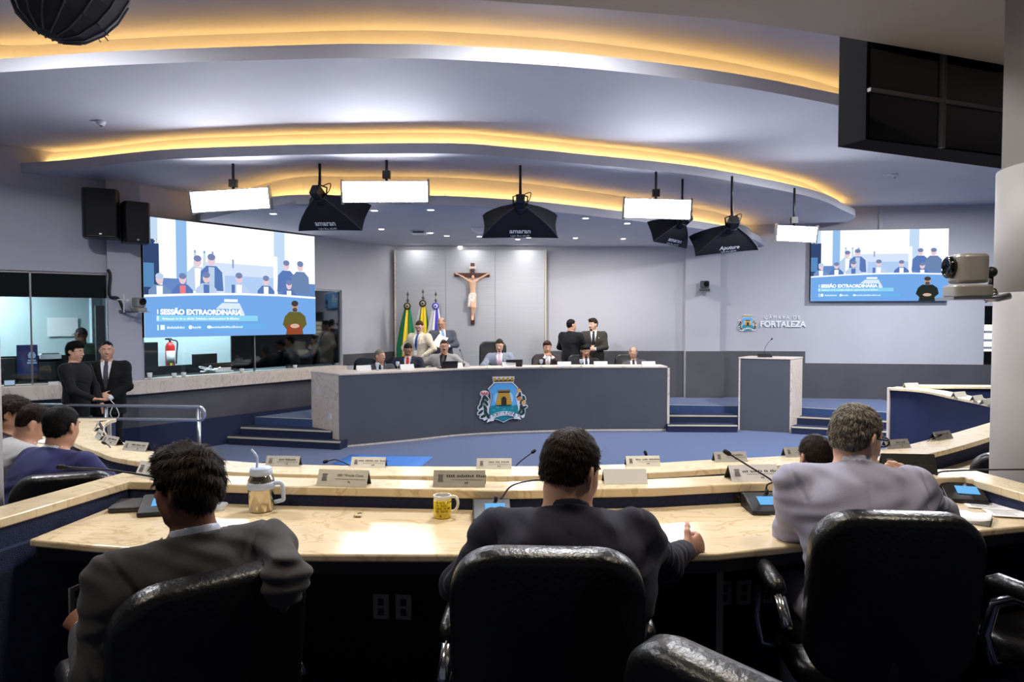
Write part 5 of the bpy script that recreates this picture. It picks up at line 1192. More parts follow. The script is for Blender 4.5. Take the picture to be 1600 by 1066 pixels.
def nets(D, lo, h):
    s = D < 0; n = np.array(D.shape)
    c = np.zeros(tuple(n-1), dtype=np.int8)
    offs = [(i,j,k) for i in (0,1) for j in (0,1) for k in (0,1)]
    def sub(A,o): return A[o[0]:n[0]-1+o[0], o[1]:n[1]-1+o[1], o[2]:n[2]-1+o[2]]
    for o in offs: c += sub(s,o)
    m = (c > 0) & (c < 8); idx = np.argwhere(m)
    if len(idx) == 0: return np.zeros((0,3)), np.zeros((0,4),dtype=int)
    val = {o: D[idx[:,0]+o[0], idx[:,1]+o[1], idx[:,2]+o[2]] for o in offs}
    P = np.zeros((len(idx),3)); cnt = np.zeros(len(idx))
    for o in offs:
        for a in range(3):
            if o[a] == 0:
                q = list(o); q[a] = 1; q = tuple(q); d0, d1 = val[o], val[q]; x = (d0 < 0) != (d1 < 0)
                t = np.where(x, d0/np.where(x, d0-d1, 1), 0)
                v = np.tile(np.array(o,dtype=float),(len(idx),1)); v[:,a] = t
                P += v*x[:,None]; cnt += x
    P = P/cnt[:,None]; P = (idx+P)*h+lo
    vid = np.full(tuple(n-1), -1, dtype=np.int64); vid[tuple(idx.T)] = np.arange(len(idx))
    F_ = []
    for a in range(3):
        b, c_ = (a+1)%3, (a+2)%3
        A0 = [slice(None)]*3; A1 = [slice(None)]*3; A0[a] = slice(0,n[a]-1); A1[a] = slice(1,n[a])
        x = s[tuple(A0)] != s[tuple(A1)]
        e = np.argwhere(x); e = e[(e[:,b] > 0) & (e[:,c_] > 0) & (e[:,b] < n[b]-1) & (e[:,c_] < n[c_]-1)]
        if len(e) == 0: continue
        inside = s[tuple(e.T)]
        def g(db,dc):
            q = e.copy(); q[:,b] += db; q[:,c_] += dc; return vid[tuple(q.T)]
        quad = np.stack([g(-1,-1),g(0,-1),g(0,0),g(-1,0)],axis=1)
        quad[~inside] = quad[~inside][:,::-1]
        F_.append(quad)
    F_ = np.concatenate(F_); F_ = F_[(F_ >= 0).all(axis=1)]
    return P, F_
def sd_mesh(name, sd, h, m, parent=None, relax=1):
    D, lo, ax = sd.grid(h); P, F_ = nets(D, lo, h)
    for _ in range(relax):      # gentle relaxation of voxel steps
        acc = np.zeros_like(P); cn = np.zeros(len(P))
        for i in range(4):
            a = F_[:,i]; b = F_[:,(i+1)%4]
            np.add.at(acc,a,P[b]); np.add.at(acc,b,P[a]); np.add.at(cn,a,1); np.add.at(cn,b,1)
        P = P*.5+.5*acc/np.maximum(cn,1)[:,None]
    me = bpy.data.meshes.new(name)
    me.vertices.add(len(P)); me.vertices.foreach_set('co', P.astype(np.float32).ravel())
    me.loops.add(len(F_)*4); me.loops.foreach_set('vertex_index', F_.astype(np.int32).ravel())
    me.polygons.add(len(F_)); me.polygons.foreach_set('loop_start', np.arange(0,len(F_)*4,4,dtype=np.int32)); me.polygons.foreach_set('loop_total', np.full(len(F_),4,dtype=np.int32))
    me.update(calc_edges=True); me.polygons.foreach_set('use_smooth', np.ones(len(F_),dtype=bool)); me.materials.append(m); me.validate()
    o = bpy.data.objects.new(name, me); COL.objects.link(o)
    if parent is not None: o.parent = parent
    return o

# ------------------------------------------------------------------ people
def V3(*a): return np.array(a if len(a) == 3 else a[0], dtype=float)
def nrm(v): return v/max(np.linalg.norm(v),1e-9)
def Rm(yaw=0, pitch=0, roll=0):
    "yaw to the figure's left, pitch down (radians)"
    M = Matrix.Rotation(yaw,3,'Z') @ Matrix.Rotation(-pitch,3,'X') @ Matrix.Rotation(roll,3,'Y'); return np.array(M)
def ik(sh, wr, hint, l1, l2):
    d = wr-sh; L = min(np.linalg.norm(d), (l1+l2)*.995); u = nrm(d); wr = sh+u*L
    a = (l1*l1-l2*l2+L*L)/(2*L); hgt = math.sqrt(max(l1*l1-a*a,0)); p = hint-u*(hint@u); return sh+u*a+nrm(p)*hgt, wr
SKIN = {'light': (226,180,156), 'tan': (206,156,130), 'olive': (186,138,110), 'brown': (128,82,58), 'dark': (84,54,42)}
HAIRC = {'black': (16,14,14), 'dark': (42,32,26), 'brown': (60,42,30), 'grey': (128,122,116), 'salt': (138,130,120)}
def cloth(name, rgb, rough=.85): return mat('cloth '+name, rgb, rough, var=.10, vscale=9, bump=.35, bscale=420, sheen=.06, spec=.25, bdist=.003)
def person(label, rz, kind='sit', head_at=None, loc=None, s=1.0, bulk=1.0, lean=0.0, sway=0.0, twist=0.0, hunch=0.0, head=(0,0,0), armL=None, armR=None, handL=None, handR=None, jacket=None, shirt=None, tie=None, trousers=None, hair='black', hairstyle='short', skin='tan', h=.011, glasses=None, beard=None, wrinkle=.003, extra=None, group=None, neck_tilt=0.0, legs=True, elbowL=None, elbowR=None, spread=.0, feet_z=0.0, blades=0, necklen=.155, napez=None, hd=1.0, eyes=True):
    sit = kind == 'sit'
    pel = V3(0,-.02,.56) if sit else V3(0,0,.93)
    torso = Rm(twist,lean,sway)
    def tp(v): return pel+torso@V3(v)
    che = tp((0,.01,.36)); nec = tp((0,-.015+hunch*.03,.525-hunch*.02)); shw = .175*(.6+.4*bulk)+.02
    shL = tp((-shw,.0+hunch*.05,.475)); shR = tp((shw,.0+hunch*.05,.475))
    side = nrm(shR-shL); up = nrm(nec-pel); fr = nrm(np.cross(up,side))
    HR = Rm(*head); hup = nrm(up*.4+V3(0,math.sin(neck_tilt),math.cos(neck_tilt))*.6)
    hc = nec+hup*necklen+V3(HR[:,1])*.022
    l1, l2 = .295, .265
    def arm(sh, spec, sgn, elb):
        if spec is None:
            spec = (tuple(pel+V3(sgn*.17,.36,.20)), (sgn*.6,-.3,-.8)) if sit else (tuple(V3(sgn*.24,.05,.86)), (sgn*.5,-1,0))
        wr, hint = spec; wr = V3(wr)
        if elb is not None:
            el = V3(elb); el = sh+nrm(el-sh)*min(max(np.linalg.norm(el-sh),.24),.33); wr = el+nrm(wr-el)*min(max(np.linalg.norm(wr-el),.20),.29); return el, wr
        return ik(sh, wr, V3(hint), l1, l2)
    elL, wrL = arm(shL, armL, -1, elbowL); elR, wrR = arm(shR, armR, 1, elbowR)
    if sit:
        hpL, hpR = pel+V3(-.09,.02,-.02), pel+V3(.09,.02,-.02); knL, knR = V3(-.13-spread,.42,.50), V3(.13+spread,.42,.50); anL, anR = V3(-.12-spread,.42,.09+feet_z), V3(.12+spread,.42,.09+feet_z)
    else:
        hpL, hpR = pel+V3(-.09,0,-.03), pel+V3(.09,0,-.03); knL, knR = V3(-.10,.02,.50), V3(.10,.02,.50); anL, anR = V3(-.11,-.02,.09), V3(.11,-.02,.09)
    M_sk = mat('skin '+skin, SKIN[skin], .5, var=.10, vscale=14, bump=.08, bscale=300, spec=.4)
    def hp(x,y,z): return hc+HR@(V3(x,y,z)*hd)
    # ---- body: one continuous skin
    b = SD()
    def hell(c, r, k=.02, mode='u', R=None): b.ell(hp(*c), V3(r)*hd, HR if R is None else HR@R, k, mode)
    hell((0,-.012,.036),(.074,.093,.086)); hell((0,.022,-.018),(.061,.070,.088),.03)
    b.cone(hp(0,.018,-.060),hp(0,.056,-.098),.050*hd,.028*hd,.03)
    for q in (-1,1):
        hell((q*.036,.048,-.028),(.024,.026,.032),.02); hell((q*.046,.012,-.066),(.020,.034,.030),.025)
    b.cone(hp(-.034,.078,.028),hp(.034,.078,.028),.011*hd,.011*hd,.015)
    b.cone(hp(0,.086,.016),hp(0,.111,-.026),.008*hd,.0125*hd,.010)
    for q in (-1,1): hell((q*.012,.098,-.031),(.0095,.011,.008),.006)
    for q in (-1,1): hell((q*.031,.091,.011),(.017,.013,.010),.010,'s')
    hell((0,.087,-.060),(.022,.011,.0055),.006); hell((0,.086,-.071),(.019,.011,.0065),.006)
    for q in (-1,1):
        Re = np.array(Matrix.Rotation(q*.55,3,'Z') @ Matrix.Rotation(-.18,3,'X'))
        hell((q*.079,-.008,.000),(.0085,.021,.033),.006,'u',Re); hell((q*.086,-.018,.004),(.007,.014,.027),.005,'u',Re); hell((q*.089,.002,-.002),(.008,.010,.015),.004,'s',Re); hell((q*.073,.002,-.028),(.007,.008,.011),.006)
    b.cone(nec-up*.02,hp(0,-.022,-.055),.060*(.5+.5*bulk),.056*hd*(.6+.4*bulk),.03)
    b.cone(nec-up*.03,shL,.055,.045,.05); b.cone(nec-up*.03,shR,.055,.045,.05)
    b.ecap(pel,che,side,(.135*bulk,.095*bulk),(.150*bulk,.100*bulk),.05)
    for sh,el,wr in ((shL,elL,wrL),(shR,elR,wrR)):
        b.cone(sh,el,.047,.038,.03); b.cone(el,wr,.037,.026,.02)
    def hand(wr, el, spec, sgn):
        d0 = nrm(wr-el)
        if spec is None: spec = (tuple(d0), (0,0,-1), .5)
        d = nrm(V3(spec[0])); n = V3(spec[1]); n = nrm(n-d*(n@d)); curl = spec[2]; th = np.cross(d,n)*sgn      # thumb side
        pc = wr+d*.012; pe = wr+d*.085
        b.ecap(pc,pe,th,(.028,.017),(.038,.014),.02)
        for i, (off, ln, r_) in enumerate(((.029,.072,.0088),(.010,.080,.0090),(-.010,.074,.0086),(-.028,.058,.0076))):
            p = pe+th*off-d*.004; dd = nrm(d+th*off*2.2); a = curl*(.75+.09*i); fn_ = n
            for j, f in enumerate((.45,.32,.23)):
                ang = a*(1.0,.95,.7)[j]; c_, s_ = math.cos(ang), math.sin(ang); dn = nrm(dd*c_+fn_*s_); fn_ = nrm(fn_*c_-dd*s_); q = p+dn*ln*f; b.cone(p,q,r_*(1-.08*j),r_*(.94-.09*j),.006); p, dd = q, dn
        p = wr+d*.022+th*.026; dd = nrm(d*.62+th*.72+n*.25)
        for j,(ln,r_) in enumerate(((.036,.0125),(.030,.0105),(.024,.0090))):
            q = p+dd*ln; b.cone(p,q,r_,r_*.9,.010); p = q; dd = nrm(dd*.85+d*.35+n*curl*.35)
    hand(wrL,elL,handL,-1); hand(wrR,elR,handR,1)
    for hq,kn,an in ((hpL,knL,anL),(hpR,knR,anR)):
        b.cone(hq,kn,.072,.048,.04); b.cone(kn,an,.046,.034,.03); b.cone(an,an+V3(0,.12,-.045),.034,.026,.03)
    body = sd_mesh('person', b, h, M_sk, relax=1)
    tag(body, label, 'person', group)
    # ---- shirt
    def loc_(X,Y,Z):
        x,y,z = X-che[0],Y-che[1],Z-che[2]
        return x*side[0]+y*side[1]+z*side[2], x*fr[0]+y*fr[1]+z*fr[2], x*up[0]+y*up[1]+z*up[2]
    ub, ut = -.20, .145
    def trunk(S, g):
        S.ecap(pel+up*.02,che-up*.02,side,((.165+g)*bulk,(.122+g)*bulk),((.172+g)*bulk,(.122+g)*bulk),.06)
        S.ecap(che-up*.02,che+up*.07,side,((.165+g)*bulk,(.115+g)*bulk),((.120+g)*bulk,(.085+g)),.06)
        S.cone(nec-up*.050,shL-up*.010,.064+g,.052+g,.05); S.cone(nec-up*.050,shR-up*.010,.064+g,.052+g,.05)
        for q, sh in ((-1,shL),(1,shR)): S.ecap(che+side*q*.07*bulk+up*.03, sh-up*.075-side*q*.035, up, (.10+g,.100*bulk+g), (.075+g,.072+g), .07)
    if shirt is not None:
        M_sh = cloth('shirt %d %d %d' % shirt, shirt, .8)
        S = SD(); trunk(S, .0 if jacket else .012)
        nb = nec+hup*.0; S.cone(nec-up*.05,nec+hup*.048+fr*.004,.070*(.5+.5*bulk)+.004,.060*(.5+.5*bulk)+.002,.012)
        if jacket is None:
            for sh,el,wr in ((shL,elL,wrL),(shR,elR,wrR)):
                S.cone(sh,el,.066,.054,.04); S.cone(el,wr-nrm(wr-el)*.03,.052,.040,.03)
            if not sit: S.ecap(pel-up*.10,pel+up*.05,side,(.175*bulk,.13*bulk),(.172*bulk,.128*bulk),.05)
            else: S.ecap(pel-up*.02,pel+up*.05,side,(.185*bulk,.14*bulk),(.172*bulk,.128*bulk),.05)
            S.disp(lambda X,Y,Z: wrinkle*np.sin(31*X+9*np.sin(13*Z))*np.sin(27*Y+1)*np.sin(24*Z+7*X))
        else:
            for el,wr in ((elL,wrL),(elR,wrR)): d_ = nrm(wr-el); S.cone(wr-d_*.05,wr+d_*.004,.036,.034,.004)
        # collar opening
        cp, cu, cf = nec+hup*.048, hup, fr
        S.cut(lambda X,Y,Z: np.where((X-nec[0])**2+(Y-nec[1])**2+(Z-nec[2])**2 < .13**2, (X-cp[0])*(cu[0]-.0)+(Y-cp[1])*cu[1]+(Z-cp[2])*cu[2]+.25*((X-cp[0])*cf[0]+(Y-cp[1])*cf[1]+(Z-cp[2])*cf[2]), -1))
        sd_mesh('shirt', S, h, M_sh, body)
        if tie is not None:
            TT = SD(); trunk(TT, .0075); TT.cone(nec-up*.05,nec+hup*.040+fr*.010,.071*(.5+.5*bulk)+.008,.062*(.5+.5*bulk)+.008,.012)
            def tcut(X,Y,Z):
                q, f, u = loc_(X,Y,Z); return np.maximum(np.maximum(np.abs(q)-np.where(u > .125,.022,.030-.07*np.clip(u,-.2,.2)*.35), -f+.02), np.maximum(u-.185, -.26-u))
            TT.cut(tcut); sd_mesh('tie', TT, min(h,.008), cloth('tie %d %d %d' % tie, tie, .6), body)
    # ---- jacket
    if jacket is not None:
        M_j = cloth('jacket %d %d %d' % jacket, jacket, .85)
        def base(Jk, g):
            trunk(Jk, .016+g)
            if sit: Jk.ecap(pel-up*.07,pel+up*.06,side,((.195+g)*bulk,(.150+g)*bulk),((.180+g)*bulk,(.138+g)*bulk),.05)
            else: Jk.ecap(pel-V3(0,0,.16),pel+up*.06,side,((.195+g)*bulk,(.140+g)*bulk),((.178+g)*bulk,(.130+g)*bulk),.05)
            for sh,el,wr in ((shL,elL,wrL),(shR,elR,wrR)):
                d_ = nrm(wr-el); we = wr-d_*.026
                Jk.cone(sh-up*.018,el,.066+g,.058+g,.055); Jk.cone(el,we,.057+g,.044+g,.03)
            Jk.cone(nec-up*.05,nec+hup*.026,.082*(.5+.5*bulk),.069*(.5+.5*bulk),.014)
        Jk = SD(); base(Jk, 0.0)
        Jk.disp(lambda X,Y,Z: wrinkle*(np.sin(23*X+7*np.sin(9*Z+1))*np.sin(19*Y+5*X)*np.sin(21*Z+4*Y+2)+.6*np.sin(47*X+11*Y+6*np.sin(17*Z))*np.sin(39*Z+9*X)))
        Jk.disp(lambda X,Y,Z: wrinkle*.9*np.sin(14*loc_(X,Y,Z)[0]*2.2+16*loc_(X,Y,Z)[2]+2*np.sin(9*Y+5*Z))*np.clip(.25-loc_(X,Y,Z)[2],.1,.4)*2)
        if h < .008:
            def seam(X,Y,Z):
                q, f, u = loc_(X,Y,Z); d = .0032*np.exp(-(q/.006)**2)*(f < 0)*(u < .10)
                for sg, sh, el in ((-1,shL,elL),(1,shR,elR)):
                    a_ = nrm(nrm(el-sh)*.55+side*sg*.9); t = (X-sh[0])*a_[0]+(Y-sh[1])*a_[1]+(Z-sh[2])*a_[2]+.012; r2 = (X-sh[0])**2+(Y-sh[1])**2+(Z-sh[2])**2
                    d = d+.0045*np.exp(-(t/.007)**2)*(r2 < .0200)-.0030*np.exp(-((t+.014)/.012)**2)*(r2 < .0200)
                return d
            Jk.disp(seam)
        for sh,el,wr in ((shL,elL,wrL),(shR,elR,wrR)):     # folds gathered at the inside of the elbow
            def fold(X,Y,Z,el=el,sh=sh,wr=wr):
                d2 = (X-el[0])**2+(Y-el[1])**2+(Z-el[2])**2; a_ = nrm(wr-sh); t = X*a_[0]+Y*a_[1]+Z*a_[2]
                return wrinkle*1.1*np.exp(-d2/.010)*np.sin(t*150)
            Jk.disp(fold)
        for el,wr in ((elL,wrL),(elR,wrR)):
            d_ = nrm(wr-el); p = wr-d_*.020
            Jk.cut(lambda X,Y,Z,p=p,d_=d_: np.where((X-p[0])**2+(Y-p[1])**2+(Z-p[2])**2 < .075**2, (X-p[0])*d_[0]+(Y-p[1])*d_[1]+(Z-p[2])*d_[2], -1))
        pb = pel-up*(.09 if sit else .17)
        Jk.cut(lambda X,Y,Z: np.where((X-pel[0])**2+(Y-pel[1])**2 < .27**2, -((X-pb[0])*up[0]+(Y-pb[1])*up[1]+(Z-pb[2])*up[2]), -1))
        def vw(u): return np.clip((u-ub)/(ut-ub),0,1)**.85*.064+.0015
        # lapels: a raised band beside the opening
        def lapel(X,Y,Z):
            q, f, u = loc_(X,Y,Z); v = vw(u); wid = .050*np.clip((u-ub)/.12,0,1)*np.where(u > .07, np.clip((.21-u)/.14,0,1), 1)
            m = (f > .02) & (np.abs(q) > v) & (np.abs(q) < v+wid) & (u > ub) & (u < .2)
            return np.where(m, -.007, 0)
        Jk.disp(lapel)
        def vcut(X,Y,Z):
            q, f, u = loc_(X,Y,Z); return -np.maximum(np.maximum(np.abs(q)-vw(u), -f+.0), np.maximum(ub-u, u-.30))
        Jk.cut(vcut)
        cp2 = nec+hup*.030
        Jk.cut(lambda X,Y,Z: np.where((X-nec[0])**2+(Y-nec[1])**2+(Z-nec[2])**2 < .11**2, (X-cp2[0])*hup[0]+(Y-cp2[1])*hup[1]+(Z-cp2[2])*hup[2]+.22*((X-cp2[0])*fr[0]+(Y-cp2[1])*fr[1]+(Z-cp2[2])*fr[2]), -1))
        sd_mesh('jacket', Jk, h*.8 if h < .008 else h, M_j, body)
    # ---- trousers and shoes
    if legs:
        tc = trousers or jacket or (30,30,34)
        Tr = SD(); Tr.ecap(pel-up*.03,pel+up*.05,side,(.165*bulk,.125*bulk),(.160*bulk,.118*bulk),.05)
        for hq,kn,an in ((hpL,knL,anL),(hpR,knR,anR)):
            Tr.cone(hq,kn,.090*(.5+.5*bulk),.066,.05); Tr.cone(kn,an+V3(0,0,-.02),.064,.052,.03)
        Tr.cut(lambda X,Y,Z: (.055+feet_z)-Z+X*0+Y*0)
        sd_mesh('trousers', Tr, max(h,.010), cloth('trousers %d %d %d' % tc, tc), body)
        for an in (anL,anR):
            Sh = SD(); Sh.cone(an+V3(0,-.04,-.052),an+V3(0,.15,-.058),.036,.030,.02); Sh.cone(an+V3(0,-.01,-.03),an+V3(0,.05,-.05),.040,.034,.02); z0 = an[2]-.088
            Sh.cut(lambda X,Y,Z: z0-Z+X*0+Y*0); sd_mesh('shoe', Sh, .011, mat('shoe leather',(18,16,16),.3), body)
    # ---- hair
    M_h = mat('hair '+hair, HAIRC[hair], .6, spec=.18, var=.35, vscale=60, bump=.6, bscale=160, stretch=(1,1,.25))
    HI = np.linalg.inv(HR)
    if hairstyle != 'none':
        H = SD(); st = hairstyle
        vol = {'short':0,'buzz':-.005,'full':.010,'bald':-.003,'receding':-.001,'messy':.014}[st]
        H.ell(hp(0,-.014,.042),(V3(.079,.098,.090)+vol)*hd,HR,.02); H.ell(hp(0,-.050,-.006),(V3(.064,.050,.062)+vol*.5)*hd,HR,.03)
        if st in ('full','messy'): H.ell(hp(.012,.045,.100),(V3(.058,.050,.030)+vol*.4)*hd,HR,.03)
        def hl(X,Y,Z):
            x,y,z = X-hc[0],Y-hc[1],Z-hc[2]; return [(HI[i,0]*x+HI[i,1]*y+HI[i,2]*z)/hd for i in range(3)]
        amp = .0045 if st in ('full','messy') else .002
        H.disp(lambda X,Y,Z: amp*np.sin(70*X+11*np.sin(40*Z))*np.sin(64*Y+3)+amp*.7*np.sin(120*Z+30*X)*np.sin(110*Y+20*X))
        zf = {'short':.068,'buzz':.070,'full':.060,'bald':.20,'receding':.095,'messy':.045}[st]
        def face(X,Y,Z):
            x,y,z = hl(X,Y,Z); f = np.minimum(y-.012-np.clip((z-.0)*.55,-.03,.06), zf-z+.25*np.abs(x)*0); return f
        H.cut(face)
        nap = {'full':-.070,'messy':-.085}.get(st,-.056) if napez is None else napez
        H.cut(lambda X,Y,Z: nap-hl(X,Y,Z)[2]+ .30*np.clip(hl(X,Y,Z)[1]+.05,0,.1))
        for q in (-1,1): H.ell(hp(q*.092,.0,-.008),V3(.030,.030,.044)*hd,HR,.006,'s')
        if st in ('bald','receding'): H.ell(hp(0,.03 if st == 'receding' else .0,.135),V3(.070,.10 if st == 'bald' else .07,.060)*hd,HR,.008,'s')
        ho = sd_mesh('hair', H, min(h,.007), M_h, body)
        if blades:
            me = ho.data; n = len(me.vertices); co = np.empty(n*3,dtype=np.float32); no = np.empty(n*3,dtype=np.float32); me.vertices.foreach_get('co',co); me.vertices.foreach_get('normal',no); co = co.reshape(-1,3); no = no.reshape(-1,3)
            rng = np.random.default_rng(len(label)); pick = rng.integers(0,n,blades); mb = MB(); crown = hp(.012,-.055,.11)
            ms = [M_h, mat('hair strand '+hair, tuple(min(255,int(c*1.2+4)) for c in HAIRC[hair]), .6, spec=.15), mat('hair dark '+hair, tuple(int(c*.6) for c in HAIRC[hair]), .6, spec=.15)]
            for i in pick:
                p = co[i].astype(float); nn = no[i].astype(float); t = p-crown; t = t-nn*(t@nn); t = nrm(t+rng.normal(0,.35 if st != 'messy' else .6,3)*np.linalg.norm(t)+HR@V3(0,0,-.02)); t = nrm(t-nn*(t@nn))
                L = (.020 if st in ('short','receding','bald') else .034)*rng.uniform(.6,1.25)*hd; wv = np.cross(nn,t)*.0011; lift = rng.uniform(.10,.38)
                a = p+nn*.0006; m_ = a+t*L*.55+nn*L*lift*.55; e = a+t*L+nn*L*(lift*.35)
                mb.add([a-wv,a+wv,m_+wv*.8,m_-wv*.8,e],[(0,1,2,3),(3,2,4)], ms[int(rng.integers(0,3))], True)
            # merge strands into the hair mesh
            tmp = mb.build('strands', None); sm = tmp.data; base_n = n
            vv = [v.co[:] for v in me.vertices]+[v.co[:] for v in sm.vertices]; ff = [tuple(p.vertices) for p in me.polygons]+[tuple(base_n+k for k in p.vertices) for p in sm.polygons]
            idx_ = [0]*len(me.polygons); mlist = [M_h]+[q for q in sm.materials]; idx_ += [1+p.material_index for p in sm.polygons]
            bpy.data.objects.remove(tmp); nm = bpy.data.meshes.new('hair'); nm.from_pydata(vv,[],ff)
            for q in mlist: nm.materials.append(q)
            nm.polygons.foreach_set('material_index', idx_); nm.polygons.foreach_set('use_smooth',[True]*len(ff)); nm.update(); ho.data = nm
    if beard:
        B_ = SD()
        if beard == 'full':
            B_.cone(hp(0,.018,-.062),hp(0,.058,-.100),.0535*hd,.031*hd,.03)
            for q in (-1,1): B_.cone(hp(q*.060,.008,-.02),hp(q*.046,.020,-.068),.014*hd,.024*hd,.02)
            B_.ell(hp(0,.092,-.0655),V3(.017,.02,.011)*hd,HR,.004,'s')
            B_.cone(hp(-.022,.092,-.050),hp(.022,.092,-.050),.007*hd,.007*hd,.01)
        if beard == 'moustache': B_.cone(hp(-.024,.092,-.050),hp(.024,.092,-.050),.0075*hd,.0075*hd,.01); B_.ell(hp(0,.100,-.046),V3(.020,.010,.008)*hd,HR,.01)
        sd_mesh('beard' if beard == 'full' else 'moustache', B_, .006, M_h, body)
    if eyes:
        for q in (-1,1):
            mb = MB(); mb.ell(hp(q*.031,.0772,.011),.0115*hd,10,8,mat('eye white',(226,222,218),.25)); mb.ell(hp(q*.031,.0842,.011),.0054*hd,8,6,mat('iris',(34,22,16),.2)); mb.build('eye', None, body)
            mb = MB(); mb.tube([hp(q*.016,.090,.026),hp(q*.032,.0905,.031),hp(q*.047,.080,.026)],[.0035*hd,.0042*hd,.002*hd],6); mb.build('eyebrow', M_h, body)
        mb = MB(); mb.tube([hp(-.020,.091,-.0655),hp(0,.0965,-.0655),hp(.020,.091,-.0655)],[.002*hd,.0034*hd,.002*hd],6); mb.build('mouth', mat('lips '+skin, tuple(int(c*.68) for c in SKIN[skin]), .5), body)
    if glasses:
        mb = MB(); r_ = .021
        for q in (-1,1):
            mb.tube([hp(q*.033+r_*1.15*math.cos(a),.104-.2*abs(r_*math.cos(a)*.3),.008+r_*.85*math.sin(a)) for a in [2*pi*i/18 for i in range(19)]], .0022*glasses, 6)
            mb.tube([hp(q*.057,.100,.014),hp(q*.076,.06,.015),hp(q*.081,-.004,.012),hp(q*.080,-.016,-.002)], .0024*glasses, 6)
        mb.tube([hp(-.010,.106,.012),hp(0,.110,.014),hp(.010,.106,.012)], .002*glasses, 6); mb.build('glasses', M_black, body)
    if extra: extra(body, dict(hp=hp,nec=nec,che=che,pel=pel,up=up,fr=fr,side=side,wrL=wrL,wrR=wrR,elL=elL,elR=elR,shL=shL,shR=shR,hc=hc,bulk=bulk))
    R_ = Matrix.Rotation(rz,3,'Z'); body.rotation_euler = (0,0,rz); body.scale = (s,s,s)
    if head_at is not None: body.location = Vector(head_at)-R_ @ Vector(hc*s)
    else: body.location = loc
    return body
# ------------------------------------------------------------------ the cast
def w2l(head, rz, hc, s, p):  # unused helper kept small
    return Matrix.Rotation(-rz,3,'Z') @ (Vector(p)-Vector(head))/s + Vector(hc)
class Base:
    "world point -> local point of a person whose origin is known"
    def __init__(s_, loc, rz, s=1.0): s_.l = Vector(loc); s_.R = Matrix.Rotation(-rz,3,'Z'); s_.s = s
    def __call__(s_, p): return tuple((s_.R @ (Vector(p)-s_.l))/s_.s)
# --- the three men at the nearest desk
def near_centre():
    loc = Vector((.165,1.93,Z_US-.055)); rz = rad(-2); B = Base(loc,rz)
    person('heavy set person in dark navy suit seen from behind at the nearest desk, turning right', rz, 'sit', loc=loc, bulk=1.27, lean=.30, hunch=1.0, head=(rad(-42),.26,0), jacket=(24,24,42), necklen=.145, napez=-.030, shirt=(34,34,50), skin='tan', hair='dark', hairstyle='short', h=.0065, wrinkle=.0055, blades=9000, neck_tilt=.30, hd=1.04,
        elbowR=B(PY(1035,880,2.22)), armR=(B(PY(1070,860,2.42)),(1,0,-1)), handR=(tuple(Base((0,0,0),rz)(Vector((.80,.55,.12)))),(-.55,.8,-.25),1.15), elbowL=B(PY(738,885,2.15)), armL=(B(PY(800,834,2.45)),(-1,0,-1)), handL=((.6,.8,0),(0,0,-1),.3), feet_z=.055, eyes=True)
near_centre()
def near_grey():
    loc = Vector((1.225,2.32,Z_US+.0)); rz = rad(-7); B = Base(loc,rz)
    person('person in pale grey suit and black glasses with short grey hair, seen from behind', rz, 'sit', loc=loc, bulk=1.07, lean=.34, hunch=.8, twist=-.05, head=(rad(-60),.22,0), jacket=(166,166,190), necklen=.128, napez=-.045, shirt=(206,206,222), skin='light', hair='salt', hairstyle='short', h=.0065, wrinkle=.0065, blades=11000, neck_tilt=.22, hd=.98, glasses=1.5,
        elbowL=B(PY(1238,822,2.60)), armL=(B(PY(1315,800,2.82)),(-1,0,-1)), handL=((.5,.8,.1),(0,0,-1),.4), elbowR=B(PY(1470,805,2.66)), armR=(B(PY(1426,749,2.84)),(1,0,-1)), handR=((-.45,.60,.30),(-.75,-.3,-.45),1.2), feet_z=.0)
near_grey()
def near_left():
    loc = Vector((-.885,1.93,Z_US-.115)); rz = rad(36); B = Base(loc,rz)
    person('person in dark grey suit lounging sideways with head turned away to the left', rz, 'sit', loc=loc, bulk=1.10, lean=.02, sway=-.04, hunch=.2, head=(rad(40),.04,0), jacket=(66,64,66), shirt=(196,204,224), skin='brown', hair='dark', hairstyle='full', h=.0065, wrinkle=.0065, blades=11000, neck_tilt=.12, hd=.88,
        elbowL=B(PY(165,985,1.76)), armL=(B(PY(130,976,1.99)),(-1,0,-1)), handL=(tuple(Base((0,0,0),rz)(Vector((-.75,.60,.22)))),(.5,.4,-.6),.9), elbowR=B(PY(440,890,1.88)), armR=(B(PY(415,965,2.02)),(1,0,0)), handR=((0,.2,-1),(-1,0,0),.4), feet_z=.115)
near_left()
# --- the front of the curved desk
person('dark haired person whose head shows above the curved ledge beside the pale grey shoulder', rad(0), 'sit', head_at=PY(1274,716,3.75), bulk=1.05, lean=.30, head=(rad(8),.25,0), jacket=(56,62,104), shirt=(210,210,220), skin='tan', hair='dark', hairstyle='short', blades=3500, h=.010, hd=1.0)
person('person in navy suit mostly hidden behind the grey haired head with glasses', rad(-5), 'sit', head_at=PY(1347,706,4.0), bulk=1.12, lean=.35, head=(rad(-10),.2,0), jacket=(34,42,84), shirt=(210,210,220), skin='tan', hair='black', hairstyle='short', blades=2500, h=.011)
